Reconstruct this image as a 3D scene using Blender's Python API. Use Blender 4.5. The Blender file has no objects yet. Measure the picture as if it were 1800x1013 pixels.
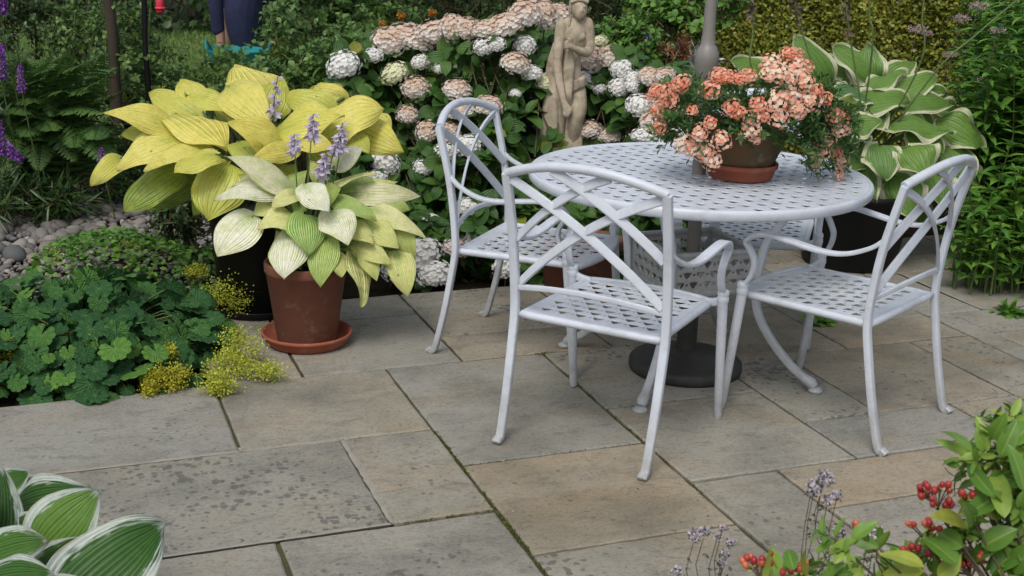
import bpy, math, random
import numpy as np
from mathutils import Matrix, Vector
PI = math.pi
R = np.random.default_rng(7)
random.seed(7)
S = bpy.context.scene
COL = S.collection

# ------------------------------------------------------------------ camera
PITCH, ROLL, CAMH, FPX = 0.29064, -0.03059, 1.58216, 2246.77
_cp, _sp = math.cos(PITCH), math.sin(PITCH)
_f = np.array([0, _cp, -_sp]); _r = np.array([1., 0, 0]); _d = np.array([0, -_sp, -_cp])
_c, _s = math.cos(ROLL), math.sin(ROLL)
RX = _c * _r + _s * _d; DX = -_s * _r + _c * _d; FX = _f
cd = bpy.data.cameras.new('camera'); cam = bpy.data.objects.new('camera', cd); COL.objects.link(cam)
cd.sensor_width = 36; cd.lens = 36 * FPX / 1800; cd.clip_end = 300; cd.clip_start = 0.05
cd.dof.use_dof = True; cd.dof.focus_distance = 4.3; cd.dof.aperture_fstop = 9
cam.matrix_world = Matrix(((RX[0], -DX[0], -FX[0], 0), (RX[1], -DX[1], -FX[1], 0), (RX[2], -DX[2], -FX[2], CAMH), (0, 0, 0, 1)))
S.camera = cam
# ------------------------------------------------------------------ world, sun, exposure
SUN_EL, SUN_AZ = math.radians(54), math.radians(200)
w = bpy.data.worlds.new('World'); S.world = w; w.use_nodes = True
nt = w.node_tree; bg = nt.nodes['Background']
sky = nt.nodes.new('ShaderNodeTexSky'); sky.sky_type = 'NISHITA'; sky.sun_disc = False
sky.sun_elevation = SUN_EL; sky.sun_rotation = SUN_AZ; sky.dust_density = 4; sky.air_density = 1.2
hs = nt.nodes.new('ShaderNodeHueSaturation'); hs.inputs['Saturation'].default_value = 0.55
nt.links.new(sky.outputs[0], hs.inputs['Color']); nt.links.new(hs.outputs[0], bg.inputs[0])
bg.inputs[1].default_value = 0.12
sl = bpy.data.lights.new('sun', 'SUN'); sl.energy = 1.25; sl.angle = math.radians(25); sl.color = (1, .97, .92)
so = bpy.data.objects.new('sun', sl); COL.objects.link(so)
# direction towards the sun (sky rotation is measured from +Y towards +X)
sd = Vector((math.sin(SUN_AZ) * math.cos(SUN_EL), math.cos(SUN_AZ) * math.cos(SUN_EL), math.sin(SUN_EL)))
so.rotation_euler = sd.to_track_quat('Z', 'Y').to_euler()
S.view_settings.view_transform = 'Standard'; S.view_settings.look = 'None'
S.view_settings.exposure = 0.1; S.view_settings.gamma = 1
S.render.engine = 'CYCLES'
S.cycles.max_bounces = 6; S.cycles.diffuse_bounces = 3; S.cycles.glossy_bounces = 2
S.cycles.transmission_bounces = 3; S.cycles.transparent_max_bounces = 4

# ------------------------------------------------------------------ placing helpers
def ray(u, v): return ((u - 900) / FPX) * RX + ((v - 506.5) / FPX) * DX + FX
def at(u, v, Y):
    d = ray(u, v); return np.array([0, 0, CAMH]) + d * (Y / d[1])
def gnd(u, v, z=0.):
    d = ray(u, v); return np.array([0, 0, CAMH]) + d * ((z - CAMH) / d[2])
PXM = lambda Y: FPX / (Y * 1.02)          # pixels per metre at depth Y

# ------------------------------------------------------------------ object helpers
def meta(o, label=None, cat=None, group=None, kind=None):
    if label: o['label'] = label
    if cat: o['category'] = cat
    if group: o['group'] = group
    if kind: o['kind'] = kind
    return o
def thing(name, loc, label, cat, rz=0, group=None):
    o = bpy.data.objects.new(name, None); COL.objects.link(o); o.empty_display_size = .1
    o.location = loc; o.rotation_euler = (0, 0, rz)
    return meta(o, label, cat, group)
def norm(a): return a / np.maximum(np.linalg.norm(a, axis=-1, keepdims=True), 1e-9)

class MB:
    def __init__(s): s.V = []; s.F = []; s.C = []; s.n = 0
    def add(s, V, F, C=None):
        V = np.asarray(V, float).reshape(-1, 3)
        if C is None: C = np.tile(np.array([R.random(), .5, .5, R.random()]), (len(V), 1))
        s.V.append(V); s.C.append(np.asarray(C, float).reshape(-1, 4))
        if isinstance(F, np.ndarray): s.F.append(F.astype(np.int64) + s.n)
        else: s.F.append([[i + s.n for i in f] for f in F])
        s.n += len(V)
    def build(s, name, mat, parent=None, smooth=True, loc=None):
        me = bpy.data.meshes.new(name)
        V = np.concatenate(s.V); tot = []; idx = []
        for F in s.F:
            if isinstance(F, np.ndarray):
                idx.append(F.ravel()); tot.append(np.full(len(F), F.shape[1]))
            else:
                idx.append(np.array([i for f in F for i in f])); tot.append(np.array([len(f) for f in F]))
        idx = np.concatenate(idx).astype(np.int32); tot = np.concatenate(tot).astype(np.int32)
        if parent is not None and loc is None: V = V - np.array(parent.location)
        me.vertices.add(len(V)); me.vertices.foreach_set('co', V.ravel())
        me.loops.add(len(idx)); me.loops.foreach_set('vertex_index', idx)
        me.polygons.add(len(tot)); st = np.concatenate([[0], np.cumsum(tot)[:-1]]).astype(np.int32)
        me.polygons.foreach_set('loop_start', st)
        me.polygons.foreach_set('loop_total', tot)
        me.update(calc_edges=True)
        me.polygons.foreach_set('use_smooth', np.full(len(tot), smooth))
        ca = me.color_attributes.new('leaf', 'FLOAT_COLOR', 'POINT')
        ca.data.foreach_set('color', np.concatenate(s.C).astype(np.float32).ravel())
        if mat: me.materials.append(mat)
        o = bpy.data.objects.new(name, me); COL.objects.link(o)
        if parent is not None: o.parent = parent
        if loc is not None: o.location = loc
        return o

def tube(mb, P, rad, n=6, cap=True, rnd=None):
    P = np.asarray(P, float); m = len(P)
    rad = np.full(m, rad) if np.isscalar(rad) else np.asarray(rad, float)
    T = norm(np.gradient(P, axis=0))
    ref = np.array([0, 0, 1.]) if abs(T[0][2]) < .9 else np.array([1., 0, 0])
    a = norm(np.cross(T[0], ref)); A = []
    for k in range(m):
        a = norm(a - T[k] * (a @ T[k])); A.append(a)
    A = np.array(A); B = np.cross(T, A)
    th = np.linspace(0, 2 * PI, n, endpoint=False)
    V = P[:, None] + rad[:, None, None] * (np.cos(th)[None, :, None] * A[:, None] + np.sin(th)[None, :, None] * B[:, None])
    i = np.arange(m - 1)[:, None] * n; j = np.arange(n)[None]; k = (np.arange(n) + 1)[None] % n
    F = np.stack([i + j, i + k, i + n + k, i + n + j], -1).reshape(-1, 4)
    r = R.random() if rnd is None else rnd
    C = np.zeros((m * n, 4)); C[:, 0] = r; C[:, 1] = np.repeat(np.linspace(0, 1, m), n); C[:, 3] = R.random()
    mb.add(V, F, C)
    if cap:
        V = V.reshape(-1, 3)
        mb.add(V[:n], [list(range(n))[::-1]]); mb.add(V[-n:], [list(range(n))])

def spline(P, n):
    """Catmull-Rom through P, n samples."""
    P = np.asarray(P, float); Q = np.vstack([2 * P[0] - P[1], P, 2 * P[-1] - P[-2]])
    t = np.linspace(0, len(P) - 1 - 1e-9, n); i = t.astype(int); f = (t - i)[:, None]
    p0, p1, p2, p3 = Q[i], Q[i + 1], Q[i + 2], Q[i + 3]
    return .5 * ((2 * p1) + (-p0 + p2) * f + (2 * p0 - 5 * p1 + 4 * p2 - p3) * f * f + (-p0 + 3 * p1 - 3 * p2 + p3) * f ** 3)

def strap(mb, P, wdir, w, t, n=12):
    """flat rounded bar: width w along wdir, thickness t."""
    P = np.asarray(P, float); m = len(P); T = norm(np.gradient(P, axis=0))
    W = np.asarray(wdir, float); W = np.tile(W, (m, 1)) if W.ndim == 1 else W
    N = norm(np.cross(T, W)); W = norm(np.cross(N, T))
    w = np.full(m, w) if np.isscalar(w) else np.asarray(w)
    th = np.linspace(0, 2 * PI, n, endpoint=False) + PI / n
    c, s_ = np.cos(th), np.sin(th); e = .34
    cx = np.sign(c) * np.abs(c) ** e; sx = np.sign(s_) * np.abs(s_) ** e
    V = P[:, None] + (w[:, None] / 2 * cx)[..., None] * W[:, None] + (t / 2 * sx)[None, :, None] * N[:, None]
    i = np.arange(m - 1)[:, None] * n; j = np.arange(n)[None]; k = (np.arange(n) + 1)[None] % n
    mb.add(V, np.stack([i + j, i + k, i + n + k, i + n + j], -1).reshape(-1, 4))
    V = V.reshape(-1, 3); mb.add(V[:n], [list(range(n))[::-1]]); mb.add(V[-n:], [list(range(n))])

def lathe(mb, prof, c=(0, 0, 0), n=40, wob=0.):
    prof = np.asarray(prof, float); m = len(prof); th = np.linspace(0, 2 * PI, n, endpoint=False)
    r = prof[:, 0][:, None] * (1 + wob * np.sin(3 * th + 1)[None]); z = np.repeat(prof[:, 1][:, None], n, 1)
    V = np.stack([r * np.cos(th), r * np.sin(th), z], -1) + np.array(c)
    i = np.arange(m - 1)[:, None] * n; j = np.arange(n)[None]; k = (np.arange(n) + 1)[None] % n
    mb.add(V, np.stack([i + j, i + k, i + n + k, i + n + j], -1).reshape(-1, 4))

def box(mb, c, s):
    x, y, z = np.array(s) / 2
    V = np.array([[a, b, d] for a in (-x, x) for b in (-y, y) for d in (-z, z)]) + np.array(c)
    mb.add(V, [[0, 1, 3, 2], [4, 6, 7, 5], [0, 4, 5, 1], [2, 3, 7, 6], [0, 2, 6, 4], [1, 5, 7, 3]])

# leaf templates -----------------------------------------------------
def tmpl(nl, nw, p=.6, q=.9, tip=0., base=0.):
    t = np.linspace(0, 1, nl + 1); wd = t ** p * (1 - t) ** q
    tm = p / (p + q); wd = wd / (tm ** p * (1 - tm) ** q)
    if base: wd = np.maximum(wd, 0)
    s = np.linspace(-1, 1, nw + 1)
    X = (s[None] * wd[:, None]) / 2; T = np.repeat(t[:, None], nw + 1, 1); SS = np.repeat(s[None], nl + 1, 0)
    if tip: T = T + 0
    i = np.arange(nl)[:, None] * (nw + 1); j = np.arange(nw)[None]
    F = np.stack([i + j, i + j + 1, i + nw + 2 + j, i + nw + 1 + j], -1).reshape(-1, 4)
    Y = T.copy()
    if base: Y = T - base * (1 - T) ** 6 * np.abs(SS) ** 1.2        # heart-shaped lobes
    return X.ravel(), Y.ravel(), SS.ravel(), F, T.ravel()
L_TINY = tmpl(2, 1, .6, .6)
L_SM = tmpl(3, 2, .6, .7)
L_MED = tmpl(5, 4, .55, .75)
L_LANCE = tmpl(4, 2, .6, .9)
L_HERO = tmpl(22, 32, .48, .92, base=.14)
L_HERO2 = tmpl(14, 10, .6, .95, base=.06)
def lobed(nl=9, rings=4, depth=.15, sect=72):
    th = np.linspace(-PI * .93, PI * .93, sect)
    rr = 1 - depth * (1 - np.abs(np.sin(nl * (th + PI * .93) / (2 * .93)))) ** 1.3 - .03 * np.abs(np.sin(th * 31))
    rs = np.linspace(.0, 1, rings + 1)
    X = []; Y = []; SS = []; T = []
    for r in rs:
        X.append(np.sin(th) * rr * r * .5); Y.append(.5 + np.cos(th) * rr * r * .5); SS.append(np.sin(nl * (th + PI * .93) / (2 * .93)) * r); T.append(np.full(sect, r))
    F = []
    for a in range(rings):
        for b in range(sect - 1):
            F.append([a * sect + b, a * sect + b + 1, (a + 1) * sect + b + 1, (a + 1) * sect + b])
    return np.concatenate(X), np.concatenate(Y), np.concatenate(SS), np.array(F), np.concatenate(T)
L_LOBE = lobed()

def place(mb, tm, O, D, N, L, W, rnd=None, curl=0., fold=0., wave=0., wk=9., cup=0., pucker=0.):
    X, Y, SS, F, T = tm; O = np.atleast_2d(O); n = len(O)
    D = norm(np.atleast_2d(D) + np.zeros((n, 3))); N = np.atleast_2d(N) + np.zeros((n, 3))
    N = norm(N - D * (N * D).sum(1, keepdims=True)); Sd = np.cross(D, N)
    L = np.broadcast_to(np.asarray(L, float), (n,))[:, None]; W = np.broadcast_to(np.asarray(W, float), (n,))[:, None]
    cu = np.broadcast_to(np.asarray(curl, float), (n,))[:, None] + 1e-5
    fo = np.broadcast_to(np.asarray(fold, float), (n,))[:, None]; wa = np.broadcast_to(np.asarray(wave, float), (n,))[:, None]
    x = X[None] * W; y = Y[None]
    a = cu * y
    py = L * np.sin(a) / cu; pz = -L * (1 - np.cos(a)) / cu
    ph = R.random((n, 1)) * 6.28
    h = fo * np.abs(x) + wa * W * np.sin(y * wk + ph + SS[None] * 1.2) * SS[None] ** 2 - cup * (x ** 2) / W + pucker * W * (np.cos(SS[None] * 25) + .5 * np.sin(SS[None] * 50 + y * 60 + ph) * np.sin(y * 37 + ph)) * (1 - SS[None] ** 4) * np.minimum(1, 6 * y * (1 - y) + .1)
    P = O[:, None] + (py + h * np.sin(a))[..., None] * D[:, None] + (pz + h * np.cos(a))[..., None] * N[:, None] + x[..., None] * Sd[:, None]
    m = len(X)
    C = np.zeros((n, m, 4)); C[..., 0] = (R.random((n, 1)) if rnd is None else np.broadcast_to(np.asarray(rnd, float), (n,))[:, None])
    C[..., 1] = T[None]; C[..., 2] = np.abs(SS)[None]; C[..., 3] = R.random((n, 1))
    FF = (F[None] + (np.arange(n) * m)[:, None, None]).reshape(-1, F.shape[1])
    mb.add(P.reshape(-1, 3), FF, C.reshape(-1, 4))

def hero(mb, tm, B, Tp, width, nh, curl=.7, **k):
    """one big leaf from its base B to its tip Tp."""
    B = np.asarray(B, float); Tp = np.asarray(Tp, float); ch = Tp - B; c = np.linalg.norm(ch); d = ch / c
    N = norm(np.asarray(nh, float) - d * (np.asarray(nh, float) @ d))
    h = curl / 2; D0 = d * math.cos(h) + N * math.sin(h); N0 = N * math.cos(h) - d * math.sin(h)
    place(mb, tm, B, D0, N0, c * h / math.sin(h), width, curl=curl, **k)

def rdir(n): return norm(R.normal(size=(n, 3)))
UP = np.array([0, 0, 1.])
def frame_perp(D):
    a = np.cross(D, UP); a = np.where(np.linalg.norm(a, axis=-1, keepdims=True) < .1, np.array([1., 0, 0]), a)
    a = norm(a); return a, np.cross(a, D)

def sprigs(mb, st, O, D, ln, nleaf, L, W, tm=L_MED, ang=1.0, droop=.3, whorl=2, curl=.5, fold=.25, rad=.0025, t0=.25, wave=0., taper=.35, lrnd=None, nup=.6):
    """twigs from O along D (N,3) carrying whorls of leaves."""
    O = np.atleast_2d(O); D = norm(np.atleast_2d(D)); n = len(O)
    ln = np.broadcast_to(np.asarray(ln, float), (n,))
    side, nn = frame_perp(D)
    base_r = R.random(n)
    for k in range(nleaf):
        t = t0 + (1 - t0) * (k + .5) / nleaf
        P = O + D * (ln * t)[:, None] - UP * (droop * ln * t * t)[:, None]
        for j in range(whorl):
            th = j * 2 * PI / whorl + k * (PI / 2 if whorl == 2 else 2.4) + base_r * 6 + R.normal(size=n) * .25
            out = side * np.cos(th)[:, None] + nn * np.sin(th)[:, None]
            Dl = norm(out * math.sin(ang) + D * math.cos(ang) * (1 + 0 * t) + R.normal(size=(n, 3)) * .15 - UP * .1)
            Nl = norm(D + UP * nup + R.normal(size=(n, 3)) * .25)
            sc = (1 - taper * t) * R.uniform(.75, 1.15, n)
            rn = np.clip(base_r * .5 + R.random(n) * .5, 0, 1) if lrnd is None else lrnd
            place(mb, tm, P, Dl, Nl, L * sc, W * sc, rnd=rn, curl=R.uniform(.2, 1., n) * curl, fold=fold, wave=wave)
    if st is not None:
        for q in range(n):
            tt = np.linspace(0, 1, 4)[:, None]
            tube(st, O[q] + D[q] * ln[q] * tt - UP * droop * ln[q] * tt ** 2, rad * np.linspace(1, .5, 4), 4, cap=False)

def blobpts(blobs, n, shell=(.65, 1.05)):
    """points in a union of ellipsoids, mostly near the surface; returns points and outward directions."""
    B = np.array([list(c) + list(r) for c, r in blobs]); vol = (B[:, 3] * B[:, 4] * B[:, 5]) ** .66; pr = vol / vol.sum()
    k = R.choice(len(B), n, p=pr); d = rdir(n)
    d[:, 1] = np.where(R.random(n) < .6, -np.abs(d[:, 1]), d[:, 1]); d[:, 2] = np.where(R.random(n) < .5, np.abs(d[:, 2]), d[:, 2])
    r = R.uniform(shell[0], shell[1], n)[:, None] * (1 + .12 * np.sin(d[:, :1] * 7 + k[:, None]) + .1 * np.sin(d[:, 2:] * 9))
    return B[k, :3] + d * B[k, 3:] * r, norm(d / B[k, 3:])

# ------------------------------------------------------------------ materials
def newmat(name):
    m = bpy.data.materials.new(name); m.use_nodes = True; nt = m.node_tree
    b = nt.nodes['Principled BSDF']; return m, nt, b
def N(nt, t, **k):
    n = nt.nodes.new(t)
    for a, b in k.items():
        if a.startswith('i_'):
            key = a[2:]; key = int(key) if key.isdigit() else key
            n.inputs[key].default_value = b
        else: setattr(n, a, b)
    return n
def ramp(nt, fac, stops, interp='LINEAR'):
    r = N(nt, 'ShaderNodeValToRGB'); r.color_ramp.interpolation = interp; e = r.color_ramp.elements
    while len(e) > 1: e.remove(e[-1])
    e[0].position = stops[0][0]; e[0].color = (*stops[0][1], 1)
    for p, c in stops[1:]:
        x = e.new(p); x.color = (*c, 1)
    nt.links.new(fac, r.inputs[0]); return r.outputs[0]
def mix(nt, a, b, f, mode='MIX'):
    m = N(nt, 'ShaderNodeMix', data_type='RGBA', blend_type=mode)
    for s, v in ((m.inputs[6], a), (m.inputs[7], b), (m.inputs[0], f)):
        if hasattr(v, 'is_linked'): nt.links.new(v, s)
        elif isinstance(v, (int, float)): s.default_value = v
        else: s.default_value = (*v, 1)
    return m.outputs[2]
def math_(nt, op, a, b=None, c=None):
    m = N(nt, 'ShaderNodeMath', operation=op)
    for i, v in enumerate((a, b, c)):
        if v is None: continue
        if hasattr(v, 'is_linked'): nt.links.new(v, m.inputs[i])
        else: m.inputs[i].default_value = v
    return m.outputs[0]
def noise(nt, scale, detail=4, rough=.6, coord='Object', vec=None, dist=0.):
    n = N(nt, 'ShaderNodeTexNoise'); n.inputs['Scale'].default_value = scale; n.inputs['Detail'].default_value = detail
    n.inputs['Roughness'].default_value = rough; n.inputs['Distortion'].default_value = dist
    if vec is None:
        tc = N(nt, 'ShaderNodeTexCoord'); vec = tc.outputs[coord]
    nt.links.new(vec, n.inputs['Vector']); return n.outputs['Fac']
def bump(nt, b, h, strength=.3, dist=.002):
    n = N(nt, 'ShaderNodeBump'); n.inputs['Strength'].default_value = strength; n.inputs['Distance'].default_value = dist
    nt.links.new(h, n.inputs['Height']); nt.links.new(n.outputs[0], b.inputs['Normal'])

def ramp_f(nt, f, a, b_):
    r = N(nt, 'ShaderNodeMapRange'); r.inputs[1].default_value = a; r.inputs[2].default_value = b_; nt.links.new(f, r.inputs[0]); return r.outputs[0]
def nz2_(nt): return noise(nt, 15, 4, .65)
def leafmat(name, stops, edge=None, ew=(.6, .85), vein=None, vfreq=0., rough=.45, trans=.25, midc=None, spec=.4, feather=.25, noisec=None, tipc=None, spots=False, bd=.003, basec=None, nf=.55):
    """stops: colour ramp over the per-leaf random number; edge: colour of a variegated margin."""
    m, nt, b = newmat(name); at_ = N(nt, 'ShaderNodeAttribute', attribute_name='leaf')
    sp = N(nt, 'ShaderNodeSeparateColor'); nt.links.new(at_.outputs['Color'], sp.inputs[0])
    rnd, al, ac = sp.outputs[0], sp.outputs[1], sp.outputs[2]
    col = ramp(nt, rnd, stops)
    nz = noise(nt, 60, 3)
    if noisec:
        nz2 = noise(nt, 22, 3)
        f = N(nt, 'ShaderNodeMapRange'); f.inputs[1].default_value = .45; f.inputs[2].default_value = .75; nt.links.new(nz2, f.inputs[0])
        col = mix(nt, col, noisec, math_(nt, 'MULTIPLY', f.outputs[0], nf))
    if basec:
        bm_ = ramp_f(nt, math_(nt, 'ADD', math_(nt, 'ADD', al, math_(nt, 'MULTIPLY', ac, .45)), math_(nt, 'MULTIPLY', nz2_(nt), .3)), .62, .18); col = mix(nt, col, basec, math_(nt, 'MULTIPLY', bm_, .75))
    if edge:
        # streaks of the margin colour run in along the veins
        x = N(nt, 'ShaderNodeCombineXYZ'); nt.links.new(math_(nt, 'MULTIPLY', ac, 14), x.inputs[0]); nt.links.new(math_(nt, 'MULTIPLY', al, 5), x.inputs[1]); nt.links.new(math_(nt, 'MULTIPLY', rnd, 31), x.inputs[2])
        st = N(nt, 'ShaderNodeTexNoise'); st.inputs['Scale'].default_value = 1.; st.inputs['Detail'].default_value = 3; nt.links.new(x.outputs[0], st.inputs['Vector'])
        e = math_(nt, 'ADD', math_(nt, 'MAXIMUM', ac, math_(nt, 'MULTIPLY', math_(nt, 'POWER', al, 3), .85)), math_(nt, 'MULTIPLY', math_(nt, 'SUBTRACT', st.outputs['Fac'], .5), feather * 2))
        mr = N(nt, 'ShaderNodeMapRange'); mr.inputs[1].default_value = ew[0]; mr.inputs[2].default_value = ew[1]; nt.links.new(e, mr.inputs[0])
        col = mix(nt, col, edge, mr.outputs[0])
    if tipc:
        mr = N(nt, 'ShaderNodeMapRange'); mr.inputs[1].default_value = .55; mr.inputs[2].default_value = 1.1; nt.links.new(math_(nt, 'ADD', math_(nt, 'MULTIPLY', nz, .5), math_(nt, 'MULTIPLY', al, .75)), mr.inputs[0])
        col = mix(nt, col, tipc, mr.outputs[0])
    if vfreq:
        vw = math_(nt, 'POWER', math_(nt, 'ABSOLUTE', math_(nt, 'COSINE', math_(nt, 'MULTIPLY', ac, vfreq))), 8)
        if vein: col = mix(nt, col, vein, math_(nt, 'MULTIPLY', vw, .5))
    if midc:
        mi = math_(nt, 'LESS_THAN', ac, .09); col = mix(nt, col, midc, math_(nt, 'MULTIPLY', mi, .6))
    if spots:
        sv = N(nt, 'ShaderNodeTexVoronoi'); sv.inputs['Scale'].default_value = 26; tcs = N(nt, 'ShaderNodeTexCoord'); nt.links.new(tcs.outputs['Object'], sv.inputs['Vector'])
        s3_ = N(nt, 'ShaderNodeSeparateColor'); nt.links.new(sv.outputs['Color'], s3_.inputs[0])
        sm_ = math_(nt, 'LESS_THAN', math_(nt, 'ADD', sv.outputs['Distance'], math_(nt, 'MULTIPLY', nz, .12)), math_(nt, 'MULTIPLY', math_(nt, 'SUBTRACT', s3_.outputs[0], .80), 1.1))
        col = mix(nt, col, (.30, .17, .06), math_(nt, 'MULTIPLY', sm_, .75))
        ed = math_(nt, 'GREATER_THAN', math_(nt, 'ADD', math_(nt, 'MAXIMUM', ac, al), math_(nt, 'MULTIPLY', nz2_(nt), .35)), 1.19); col = mix(nt, col, (.42, .28, .10), math_(nt, 'MULTIPLY', ed, .7))
    v = N(nt, 'ShaderNodeMapRange'); v.inputs[3].default_value = .75; v.inputs[4].default_value = 1.2; nt.links.new(nz, v.inputs[0])
    hsv = N(nt, 'ShaderNodeHueSaturation'); nt.links.new(v.outputs[0], hsv.inputs['Value']); nt.links.new(col, hsv.inputs['Color']); col = hsv.outputs[0]
    nt.links.new(col, b.inputs['Base Color']); b.inputs['Roughness'].default_value = rough; b.inputs['Specular IOR Level'].default_value = spec
    hgt = nz
    if vfreq:
        hgt = math_(nt, 'ADD', math_(nt, 'MULTIPLY', nz, .35), math_(nt, 'ABSOLUTE', math_(nt, 'COSINE', math_(nt, 'MULTIPLY', ac, vfreq))))
    bump(nt, b, hgt, .6 if vfreq else .25, bd if vfreq else .002)
    tr = N(nt, 'ShaderNodeBsdfTranslucent'); nt.links.new(col, tr.inputs[0])
    ms = N(nt, 'ShaderNodeMixShader'); ms.inputs[0].default_value = trans
    out = nt.nodes['Material Output']; nt.links.new(b.outputs[0], ms.inputs[1]); nt.links.new(tr.outputs[0], ms.inputs[2]); nt.links.new(ms.outputs[0], out.inputs[0])
    return m

def solid(name, c1, c2=None, scale=8, rough=.5, metal=0., bmp=.2, bdist=.002, bscale=None, spec=.5, detail=5):
    m, nt, b = newmat(name)
    if c2 is not None:
        f = noise(nt, scale, detail, .65); col = ramp(nt, f, [(.3, c1), (.7, c2)]); nt.links.new(col, b.inputs['Base Color'])
    else: b.inputs['Base Color'].default_value = (*c1, 1)
    b.inputs['Roughness'].default_value = rough; b.inputs['Metallic'].default_value = metal; b.inputs['Specular IOR Level'].default_value = spec
    if bmp: bump(nt, b, noise(nt, bscale or scale * 6, 4), bmp, bdist)
    return m

M = {}
G = lambda s, *c: tuple(x * s for x in c)
def paint_mat():
    m, nt, b = newmat('pale_grey_paint')
    tc = N(nt, 'ShaderNodeTexCoord')
    f = noise(nt, 9, 8, .75); col = ramp(nt, f, [(.3, (.46, .49, .54)), (.5, (.59, .635, .71)), (.8, (.65, .70, .78))])
    sx = N(nt, 'ShaderNodeSeparateXYZ'); nt.links.new(tc.outputs['Object'], sx.inputs[0])
    # algae and splashed dirt on the lowest part of the legs
    g = noise(nt, 30, 5, .7)
    z = N(nt, 'ShaderNodeMapRange'); z.inputs[1].default_value = .26; z.inputs[2].default_value = .0; nt.links.new(sx.outputs[2], z.inputs[0])
    d = math_(nt, 'MULTIPLY', z.outputs[0], math_(nt, 'ADD', g, .1))
    col = mix(nt, col, (.20, .19, .15), math_(nt, 'MINIMUM', d, .6))
    nt.links.new(col, b.inputs['Base Color']); b.inputs['Roughness'].default_value = .38; b.inputs['Specular IOR Level'].default_value = .45
    bump(nt, b, noise(nt, 180, 3), .12, .001)
    return m
M['paint'] = paint_mat()
M['parasol'] = solid('taupe_pole_paint', (.20, .188, .175), (.25, .235, .22), 12, .4, bmp=.05)
M['chrome'] = solid('crank_steel', (.30, .30, .31), None, rough=.25, metal=1., bmp=0)
M['base'] = solid('black_concrete_base', (.018, .018, .018), (.045, .043, .04), 10, .6, bmp=.3)
M['black'] = solid('black_plastic', (.005, .005, .006), (.009, .009, .009), 6, .5, bmp=.1, spec=.25)
M['soil'] = solid('dark_soil', (.012, .009, .006), (.030, .024, .016), 14, 1., spec=.05, bmp=.8, bdist=.01)
def terracotta(name, stain=.5, c=(.36, .105, .05)):
    m, nt, b = newmat(name); f = noise(nt, 7, 6, .7)
    col = ramp(nt, f, [(.3, G(.75, *c)), (.7, c)])
    g = noise(nt, 4.5, 5, .75); mr = N(nt, 'ShaderNodeMapRange'); mr.inputs[1].default_value = .42; mr.inputs[2].default_value = .7; nt.links.new(g, mr.inputs[0])
    col = mix(nt, col, (.085, .062, .03), math_(nt, 'MULTIPLY', mr.outputs[0], stain))
    g2 = noise(nt, 11, 6, .75); col = mix(nt, col, (.44, .33, .25), math_(nt, 'MULTIPLY', ramp_f(nt, g2, .56, .72), .35))
    nt.links.new(col, b.inputs['Base Color']); b.inputs['Roughness'].default_value = .8; bump(nt, b, noise(nt, 60, 5), .3, .002); return m
M['terra'] = terracotta('terracotta_dark', .45, (.20, .07, .042)); M['terra2'] = terracotta('terracotta_weathered', 1.5, (.16, .075, .03)); M['saucer'] = terracotta('terracotta_saucer', .15, (.36, .095, .05))
def stone_statue():
    m, nt, b = newmat('weathered_statue_stone'); f = noise(nt, 10, 6, .7)
    col = ramp(nt, f, [(.32, (.17, .14, .10)), (.48, (.42, .35, .26)), (.70, (.60, .52, .42))])
    g = noise(nt, 3.5, 5, .7); mr = N(nt, 'ShaderNodeMapRange'); mr.inputs[1].default_value = .5; mr.inputs[2].default_value = .72; nt.links.new(g, mr.inputs[0])
    col = mix(nt, col, (.17, .17, .075), math_(nt, 'MULTIPLY', mr.outputs[0], .6))
    nt.links.new(col, b.inputs['Base Color']); b.inputs['Roughness'].default_value = .9; bump(nt, b, noise(nt, 90, 5), .4, .003); return m
M['statue'] = stone_statue()

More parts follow.
